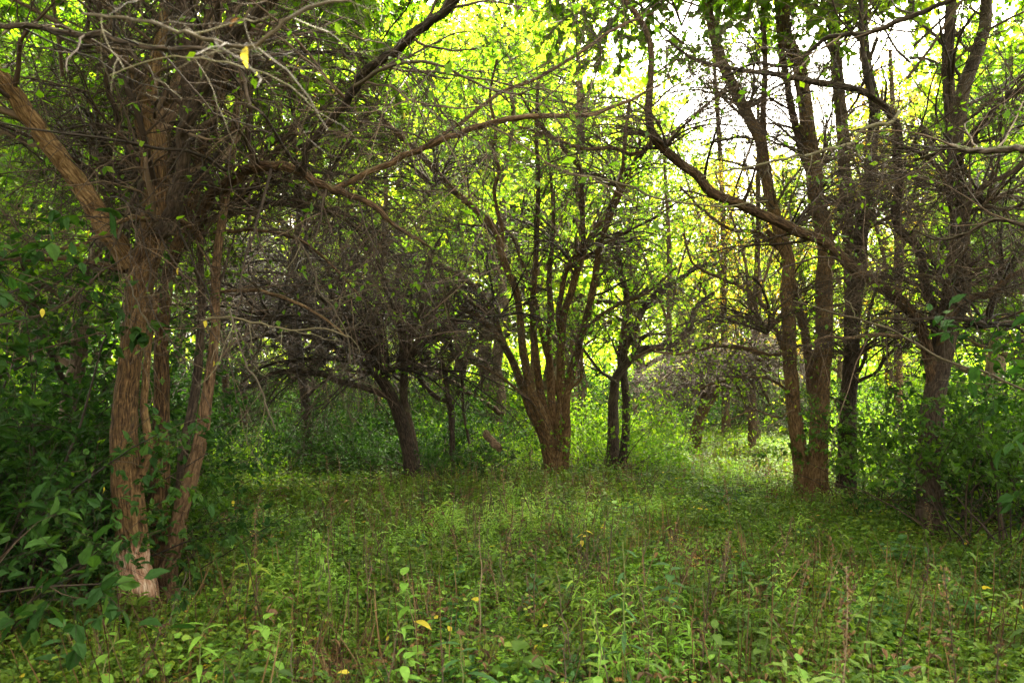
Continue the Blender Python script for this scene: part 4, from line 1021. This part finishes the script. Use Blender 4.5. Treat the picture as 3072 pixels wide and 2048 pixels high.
def blades(mat, n=22, h=.3, w=.006, r=.08, lean=.5):
    g = Geo()
    for k in range(n):
        b = np.array([rng.normal(0, r), rng.normal(0, r), -.01]); a = U(0, 6.28); H = h * U(.5, 1.2); le = lean * U(.2, 1.3)
        t = np.array([0, .35, .7, 1.0])
        c = b + np.column_stack([math.cos(a) * le * H * t**2, math.sin(a) * le * H * t**2, H * t * (1 - .25 * le * t)])
        s = np.array([-math.sin(a), math.cos(a), 0]) * w / 2 * U(.7, 1.3)
        V = np.concatenate([c[:3] - s, c[:3] + s, c[3:]])
        F = np.array([[0, 1, 4], [0, 4, 3], [1, 2, 5], [1, 5, 4], [2, 6, 5]])
        g.add(V, F, np.zeros((15, 2)), np.full(7, rng.random()))
    return g.mesh('blades', M[mat], smooth=False)

def litter_kind(n=26, r=.25, leaf=.055, mat='litter'):
    g = Geo()
    pos = np.column_stack([rng.normal(0, r, n), rng.normal(0, r, n), U(.008, .05, n)])
    d = np.column_stack([rng.normal(size=(n, 2)), rng.normal(0, .25, n)])
    L = leaf * U(.5, 1.4, n)
    leaves(g, pos, d, norm(rng.normal(size=(n, 3)) * .35 + np.array([0, 0, 1])), L, L * U(.4, .7, n), LEAF6)
    return g.mesh('litter', M[mat], smooth=False)

def spread(n, y0, y1, power=1.0, half=.80, edge=1.2):
    """points over the ground seen by the camera, and a bit beyond its sides"""
    y = (y0**2 + (y1**2 - y0**2) * rng.random(n) ** power) ** .5
    x = U(-1, 1, n) * (y * half + edge)
    return x, y

def place(name, label, meshes, n, y0, y1, s0, s1, w=None, tilt=.12, thin=None, power=1.0, patchy=False):
    x, y = spread(n, y0, y1, power)
    m = np.ones(n, bool)
    if thin is not None:
        nv = vnoise(np.stack([x * thin[0] + thin[1], y * thin[0], x * 0 + thin[1]], -1))
        m &= nv > thin[2] + rng.normal(0, .08, n)
    if 'litter' not in name:
        soil = ((x - .62) / .6) ** 2 + ((y - 3.7) / .38) ** 2 < 1
        m &= ~soil | (rng.random(n) < .2)
    x, y = x[m], y[m]; n = len(x)
    rot = np.column_stack([rng.normal(0, tilt, n), rng.normal(0, tilt, n), U(0, 6.28, n)])
    idx = rng.choice(len(meshes), n, p=w)
    if patchy:      # species stand in patches
        cum = np.cumsum(w if w else np.full(len(meshes), 1 / len(meshes)))
        nv = vnoise(np.stack([x * 1.1 + 40, y * .9, x * 0 + len(name)], -1)); nv = (nv - .15) / .7
        pi = np.clip(np.searchsorted(cum, np.clip(nv + rng.normal(0, .10, n), 0, .999)), 0, len(meshes) - 1)
        idx = np.where(rng.random(n) < .7, pi, idx)
    gn_scatter(name, label, meshes, np.column_stack([x, y, gz(x, y)]), rot, U(s0, s1, n), idx)

cre = [creeper() for _ in range(4)] + [creeper(60, .2, .2, .038), creeper(60, .24, .10, .026, 'herb_blue')]
cre.append(creeper(80, .22, .2, .032, 'herb_bright'))
place('ground_cover', 'low green leafy creepers covering the woodland floor', cre, 7500, 2.2, 12, .75, 1.4, [.17, .17, .17, .14, .11, .08, .16], power=.9, thin=(1.7, 3, .3), patchy=True)
place('far_ground_cover', 'low green ground cover at the back of the clearing', cre, 9000, 11, 48, 1.1, 2.0, [.19, .19, .19, .15, .13, .10, .05], thin=(.9, 8, .2), power=1.35)
hb = [herb('herb', .38), herb('herb', .26, 5, .06), herb('herb', .4, 7, .075, .45), herb('herb_bright', .24, 5, .06, .6), herb('herb_blue', .35, 6, .075, .55), herb('herb', .5, 11, .10, .18, 2, LANCE, .45), herb('dry', .42, 5, .045, .4, 3, LEAF6, .9), herb('herb_bright', .46, 12, .085, .16, 3, LANCE, .4)]
place('leafy_herbs', 'knee-high leafy herbs among the creepers', hb, 3600, 2.6, 12, .55, 1.2, [.14, .14, .09, .2, .09, .10, .16, .08], thin=(.8, 5, .34), power=.85, patchy=True)
place('back_herbs', 'taller leafy herbs at the back of the clearing', hb, 4200, 10, 36, .7, 1.3, [.20, .15, .14, .05, .07, .12, .23, .04], thin=(.5, 2, .36), power=1.2, patchy=True)
gr = [blades('grass'), blades('grass', 16, .4, .008, .06, .7), blades('dry', 14, .34, .004, .07, .35), blades('grass', 26, .2, .005, .1, .6)]
place('grass', 'thin grass blades between the herbs', gr, 1900, 2.4, 14, .5, 1.2, [.35, .2, .25, .2], thin=(1.1, 11, .42))
place('back_grass', 'pale grass at the back of the clearing', gr, 5200, 12, 45, 1.0, 2.0, [.35, .2, .25, .2], thin=(.4, 4, .35), power=1.2)
ds = [blades('dry', 7, .5, .006, .12, .12), blades('dry', 9, .38, .005, .14, .25), blades('dry', 6, .6, .005, .12, .1)]
place('dry_stems', 'thin dead brown stems standing among the herbs', ds, 6500, 3.6, 18, .4, 1.15, tilt=.28, thin=(.7, 21, .4))
lt = [litter_kind(), litter_kind(18, .3, .06), litter_kind(8, .25, .05, 'yellow')]
place('leaf_litter', 'brown and yellow fallen leaves on the soil', lt, 5500, 2.3, 16, .7, 1.3, [.45, .33, .22])

# ------------------------------------------------------------------ single plants one can pick out
def leaf_mesh(mat, ratio=.5, fold=.10, droop=.25):
    t = np.linspace(0, 1, 7)
    w = np.sin(np.pi * t ** .8) ** .9 * .5 * ratio; w[0] = .01; w[-1] = 0.002
    z = -droop * t**2 + .06 * t
    V = np.concatenate([np.column_stack([t, -w, z + fold * w * 2]), np.column_stack([t, 0 * w, z]), np.column_stack([t, w, z + fold * w * 2])])
    F = []
    for k in range(6):
        F += [[k, k + 1, k + 8, k + 7], [k + 7, k + 8, k + 15, k + 14]]
    return make_mesh('leaf', V, np.array(F), M[mat], attrs={'rnd': np.full(21, .5)})
LV = {k: leaf_mesh(m, r, .1, dr) for k, m, r, dr in [('broad', 'herb', .55, .25), ('bright', 'herb_bright', .55, .35), ('blue', 'herb_blue', .6, .25), ('lance', 'herb_blue', .2, .45), ('lance_green', 'herb_bright', .2, .4), ('yellow', 'yellow', .5, .4), ('brown', 'litter', .5, .5), ('heart', 'herb', .85, .2)]}

def rot_to(d, roll=0.0):
    d = Vector(d).normalized()
    q = d.to_track_quat('X', 'Z')
    return q.to_euler()

def weed(px, py, d, h, kind, nleaf, L, label, group=None, lean=(0, 0), top_only=False, extra=None):
    c = at(px, py, d); x = float(c[0]); z0 = float(gz(x, d))
    o = thing('weed', label, 'plant', (x, d, z0), group, rz=0)
    t = np.linspace(0, 1, 9)
    wv = rng.normal(0, .012, (9, 2)).cumsum(0)
    P = np.column_stack([lean[0] * t**2 * h + wv[:, 0] * t, lean[1] * t**2 * h + wv[:, 1] * t, t * h - .02 * (1 - t)])
    g = Geo(); tubes(g, P[None], (np.linspace(.0045, .0015, 9) * (.7 + .5 * h))[None], 6)
    link('stem', g.mesh('stem', M['stem_green'] if kind != 'brown' else M['twig']), o)
    for k in range(nleaf):
        tt = (k + .5) / nleaf; tt = (.55 + .45 * tt) if top_only else (.15 + .85 * tt)
        p = [float(np.interp(tt, t, P[:, j])) for j in range(3)]
        a = k * 2.4 + U(-.4, .4)
        kk = kind if not (extra and rng.random() < .2) else extra
        lf = link('leaf', LV[kk], o)
        lf.location = p
        up = U(-.45, .35) + (.4 if tt > .9 else 0)
        lf.rotation_euler = rot_to((math.cos(a), math.sin(a), up))
        s = L * U(.75, 1.15) * (1.1 - .45 * max(0, tt - .6))
        lf.scale = (s, s, s)
    return o
M['stem_green'] = twig_mat('stem_green', [(.2, (.06, .09, .025)), (.6, (.12, .15, .04)), (.9, (.16, .12, .06))])

weed(1250, 1920, 4.6, .66, 'bright', 12, .11, 'young sapling with large drooping yellow-green leaves left of the middle foreground', extra='yellow', top_only=False, lean=(-.05, 0))
weed(1876, 2000, 4.2, .9, 'lance', 20, .12, 'tall upright weed with narrow drooping leaves right of the middle foreground')
weed(960, 1740, 5.9, .62, 'lance_green', 16, .12, 'narrow-leaved weed standing above the herbs right of the big multi-stemmed tree')
weed(2010, 1900, 4.9, .62, 'blue', 10, .13, 'broad-leaved pale green weed right of the tall narrow-leaved weed', top_only=True)
weed(590, 2050, 3.8, .56, 'lance_green', 18, .14, 'blurred bright narrow-leaved weed at the lower left edge of the herbs')
weed(176, 1950, 4.2, .42, 'blue', 10, .13, 'bluish broad-leaved weed in the lower left corner shadow')
weed(110, 1850, 4.8, .5, 'broad', 14, .13, 'dark broad-leaved weed before the left shrub')
weed(1738, 1640, 7.4, .38, 'yellow', 6, .09, 'small weed with bright yellow top leaves in the middle of the clearing', top_only=True)
weed(2705, 1680, 6.9, .42, 'blue', 9, .16, 'pale broad-leaved weed catching light left of the thick right-hand tree', top_only=True)
weed(2790, 1670, 6.9, .36, 'lance', 8, .2, 'long-bladed pale weed at the foot of the thick right-hand tree')
weed(1290, 1500, 10.4, .5, 'bright', 14, .10, 'bright yellow-green sapling at the foot of the arching tree', extra='yellow')
weed(1840, 1560, 8.8, .42, 'bright', 12, .10, 'light green sapling halfway back, right of the fan-stemmed tree')
weed(1400, 1990, 4.0, .42, 'lance', 10, .19, 'weed with long drooping strap leaves in the middle foreground')
weed(1565, 1960, 4.3, .36, 'heart', 8, .14, 'low weed with broad heart-shaped leaves beside the bare soil')
weed(1200, 2060, 3.75, .42, 'bright', 12, .10, 'blurred bright weed at the bottom left of the middle')
weed(760, 1950, 4.4, .4, 'bright', 12, .10, 'bright bushy weed between the multi-stemmed tree and the drooping sapling')
weed(2150, 1980, 4.3, .4, 'broad', 12, .11, 'mid-green weed at the lower right of the clearing')
weed(2400, 2030, 3.9, .38, 'bright', 12, .09, 'light green weed beside the tall furry dead stalk', extra='yellow')
protos = [(weed(2600, 1800, 5.8, .35, 'bright', 9, .08, 'small bright green weed standing in the undergrowth', 'small bright green weeds'), 'small bright green weed standing in the undergrowth', 'small bright green weeds'),
          (weed(700, 1700, 6.6, .4, 'lance_green', 11, .10, 'small narrow-leaved green weed standing in the undergrowth', 'small narrow-leaved weeds'), 'small narrow-leaved green weed standing in the undergrowth', 'small narrow-leaved weeds'),
          (weed(1500, 1700, 6.6, .35, 'broad', 9, .09, 'small broad-leaved green weed standing in the undergrowth', 'small broad-leaved weeds'), 'small broad-leaved green weed standing in the undergrowth', 'small broad-leaved weeds')]
def copy_thing(src, loc, rz, s):
    r = src.copy(); COL.objects.link(r)
    r.location = loc; r.rotation_euler = (0, 0, rz); r.scale = (s, s, s)
    for ch in src.children:
        c = ch.copy(); COL.objects.link(c); c.parent = r
    return r
for k in range(90):
    p = protos[int(U(0, 3))]
    y = float((3.6**2 + (11**2 - 3.6**2) * rng.random() ** 1.3) ** .5); x = float(U(-.66, .68) * y)
    q = copy_thing(p[0], (x, y, float(gz(x, y))), U(0, 6.28), U(.7, 1.35))
    q['label'] = p[1].replace(' standing in the undergrowth', '') + ' ' + spot(x, y)

# dead stalks
def stalk_proto(h, fuzz, label, group, mat='dry_stem'):
    o = thing('dead_stalk', label, 'dead stalk', (0, 0, 0), group)
    t = np.linspace(0, 1, 10)
    wv = rng.normal(0, .008, (10, 2)).cumsum(0)
    P = np.column_stack([wv[:, 0], wv[:, 1], t * h - .02])
    g = Geo(); tubes(g, P[None], np.linspace(.004, .002, 10)[None], 5)
    link('stem', g.mesh('stem', M[mat]), o)
    side, rs = grow(P[None], np.full((1, 10), .003), 6, .45, 1.0, (.05, .16), (20, 50), 5, .1, (0, 0, .4), .5, .001, .6, local=True)
    if len(side):
        g = Geo(); tubes(g, side, rs, 3)
        link('side_twigs', g.mesh('side_twigs', M[mat]), o, kind='stuff')
    n = fuzz
    if n:
        g = Geo(); tt = U(.5, 1, n); p = np.column_stack([np.interp(tt, t, P[:, j]) for j in range(3)]) + rng.normal(0, .012, (n, 3))
        leaves(g, p, rng.normal(size=(n, 3)), rng.normal(size=(n, 3)), U(.012, .028, n), U(.006, .012, n))
        link('seed_head', g.mesh('seed_head', M['dry'], smooth=False), o, kind='stuff')
    return o
M['dry_stem'] = twig_mat('dry_stem', [(.2, (.05, .032, .02)), (.6, (.15, .10, .06)), (.9, (.26, .19, .12))])
M['dark_stem'] = twig_mat('dark_stem', [(.2, (.02, .014, .010)), (.6, (.06, .04, .028)), (.9, (.12, .09, .06))])
L1 = ('thin light brown dead stalk standing upright in the undergrowth', 'light brown dead stalks')
L2 = ('thin blackish dead stalk standing upright in the undergrowth', 'blackish dead stalks')
L3 = ('ragged-headed brown dead stalk standing in the undergrowth', 'dead stalks with seed heads')
sp_ = [(stalk_proto(.5, 0, *L1), L1), (stalk_proto(.62, 0, *L1), L1), (stalk_proto(.5, 0, *L2, mat='dark_stem'), L2), (stalk_proto(.66, 90, *L3), L3), (stalk_proto(.42, 60, *L3, mat='dark_stem'), L3)]
first = [True] * 5
for k in range(290):
    q = int(rng.choice(5, p=[.28, .2, .24, .14, .14]))
    y = float((3.4**2 + (13**2 - 3.4**2) * rng.random() ** 1.1) ** .5); x = float(U(-.62, .68) * y)
    if k % 3 == 0: x = float(rng.normal(-.02, .12) * y); y = float(U(5, 10.5)); 
    loc = (x, y, float(gz(x, y))); s = U(.65, 1.35)
    if first[q]:
        o = sp_[q][0]; first[q] = False; o.location = loc; o.scale = (s, s, s)
    else:
        o = copy_thing(sp_[q][0], loc, U(0, 6.28), s)
    o['label'] = sp_[q][1][0].replace(' standing', '').replace(' in the undergrowth', '').replace(' upright', '') + ' ' + spot(x, y)
    o.rotation_euler = (rng.normal(0, .17), rng.normal(0, .17), U(0, 6.28))
def big_stalk(px, top, d, label, mat, fuzz=160):
    P0 = at(px, top, d); x = float(P0[0]); z0 = float(gz(x, d)); h = float(P0[2]) - z0
    o = stalk_proto(h, fuzz, label, None, mat); o.location = (x, d, z0)
    if 'group' in o: del o['group']
big_stalk(2498, 1684, 3.0, 'tall furry dead brown stalk in the right foreground', 'dry_stem', 260)
big_stalk(2855, 1690, 3.2, 'dark dead stalk in the lower right corner', 'dark_stem', 120)
big_stalk(793, 1480, 5.6, 'tall brown dead stalk right of the big multi-stemmed tree', 'dry_stem', 140)
big_stalk(1430, 1540, 4.9, 'reddish dead stalk left of the middle foreground', 'dry_stem', 60)
big_stalk(1330, 1900, 3.1, 'short blurred dead stalk at the bottom of the middle', 'dark_stem', 40)

# ------------------------------------------------------------------ twigs hanging close to the lens, belonging to overhead boughs
def bough(label, main, w, d, mat, nside=8, leaf_at=(), ln=(.12, .45)):
    P, R = trace(main, w, d, 36, wig=1.2); R = R * .8
    loc = P[0]
    o = thing('overhead_bough', label, 'bough', loc, 'bare boughs hanging overhead')
    g = Geo(); tubes(g, P[None], R[None], 10, relief=.0006, flute=.25)
    link('limb', g.mesh('limb', M[mat], loc, extra='bare'), o)
    a, b = resample(P, R, 28)
    c, r = grow(a[None], b[None], nside, .05, 1, ln, (30, 75), 8, .2, (0, 0, 0), .5, .0012, .4, .2)
    if len(c):
        c2, r2 = grow(c, r, 3, .2, 1, (.06, .2), (30, 75), 5, .2, (0, 0, 0), .6, .0009, .5)
        g = Geo(); tubes(g, c, r, 5); tubes(g, c2, r2, 4)
        link('twigs', g.mesh('twigs', M[mat if 'bark' not in mat else 'twig_dark'], loc), o, kind='stuff')
    for (px, py, dd, s, kind, dr) in leaf_at:
        lf = link('leaf', LV[kind], o, label='yellow leaf hanging from the twig')
        lf.location = tuple(at(px, py, dd) - loc); lf.rotation_euler = rot_to(dr); lf.scale = (s, s, s)
    return o
bough('pale lichen-covered bough with one yellow leaf crossing the top left close to the viewer', [(250,40),(392,62),(536,91),(653,124),(751,140),(849,72),(914,28),(1024,4),(1120,-30)], [10,14,14,12], [1.9,1.75,1.7,1.8], 'twig_lichen', 12,
      [(738,140,1.71,.048,'yellow',(-.1,-.2,-1)), (690,82,1.75,.03,'brown',(.3,0,.9))])
bough('dark bough reaching across the top left corner', [(-120,70),(0,80),(98,88),(261,98),(392,124),(490,150),(653,153),(780,165),(900,150)], [24,26,20,10], [3.4,3.1,2.9], 'bark_dark', 16, ln=(.2, .8))
bough('thin twig curving below the lichen-covered bough', [(330,230),(450,180),(600,175),(720,200),(840,240),(920,300)], [5,6,4], [2.2,2.1], 'twig_lichen', 8)
bough('pale twig hanging down right of the big multi-stemmed tree', [(690,930),(716,1024),(740,1090),(771,1142),(800,1220),(823,1288)], [7,7,5], [3.6,3.4], 'twig_lichen', 7)
bough('bare twig reaching right with a fork, above the dark thicket', [(600,960),(700,955),(800,975),(880,990),(960,985),(1050,1010)], [8,7,4], [4.4,4.2], 'twig_lichen', 10)
bough('forked pale twig hanging before the arching tree', [(880,700),(940,800),(960,880),(1000,930),(1040,1000),(1050,1090)], [8,8,5], [5.2,5.0], 'twig_lichen', 10)
bough('bare crooked twig beside the big multi-stemmed tree at mid height', [(370,820),(400,880),(440,960),(470,1010)], [7,6,4], [4.6,4.5], 'twig_lichen', 6)
bough('lichen-grey crooked twig below the sky gap at the right', [(2700,330),(2650,375),(2600,378),(2560,430),(2490,450),(2380,470),(2250,500),(2100,530)], [14,13,9,5], [6.8,6.4,6.2], 'twig_lichen', 16, ln=(.2, .6))
bough('thin bough crossing below the sky gap', [(1700,520),(1850,545),(2000,600),(2150,620),(2300,600)], [8,8,5], [6.5,6.8], 'twig_lichen', 14, ln=(.2, .7))
bough('long thin bough sloping over the right of the clearing', [(3100,1180),(2950,1120),(2800,1060),(2650,980),(2500,940),(2380,900)], [9,9,5], [6.0,6.6], 'twig_lichen', 16, ln=(.2, .7))


# loose yellow leaves caught on the big left tree's twigs
big = bpy.data.objects['multi_stemmed_tree']
for px, py, d, sz in [(163, 735, 4.6, .06), (127, 925, 4.5, .055), (612, 958, 4.9, .06), (368, 1350, 5.45, .045), (310, 1458, 5.2, .05), (1210, 335, 5.0, .055), (535, 803, 4.9, .05), (700, 1500, 6.4, .05), (270, 690, 4.9, .045), (640, 1082, 5.6, .045)]:
    lf = link('leaf', LV['yellow'], big, label='yellow leaf')
    lf.location = Vector(at(px, py, d)) - big.location; lf.scale = (sz,) * 3
    lf.rotation_euler = rot_to((U(-.6, .6), U(-.4, .4), -1))
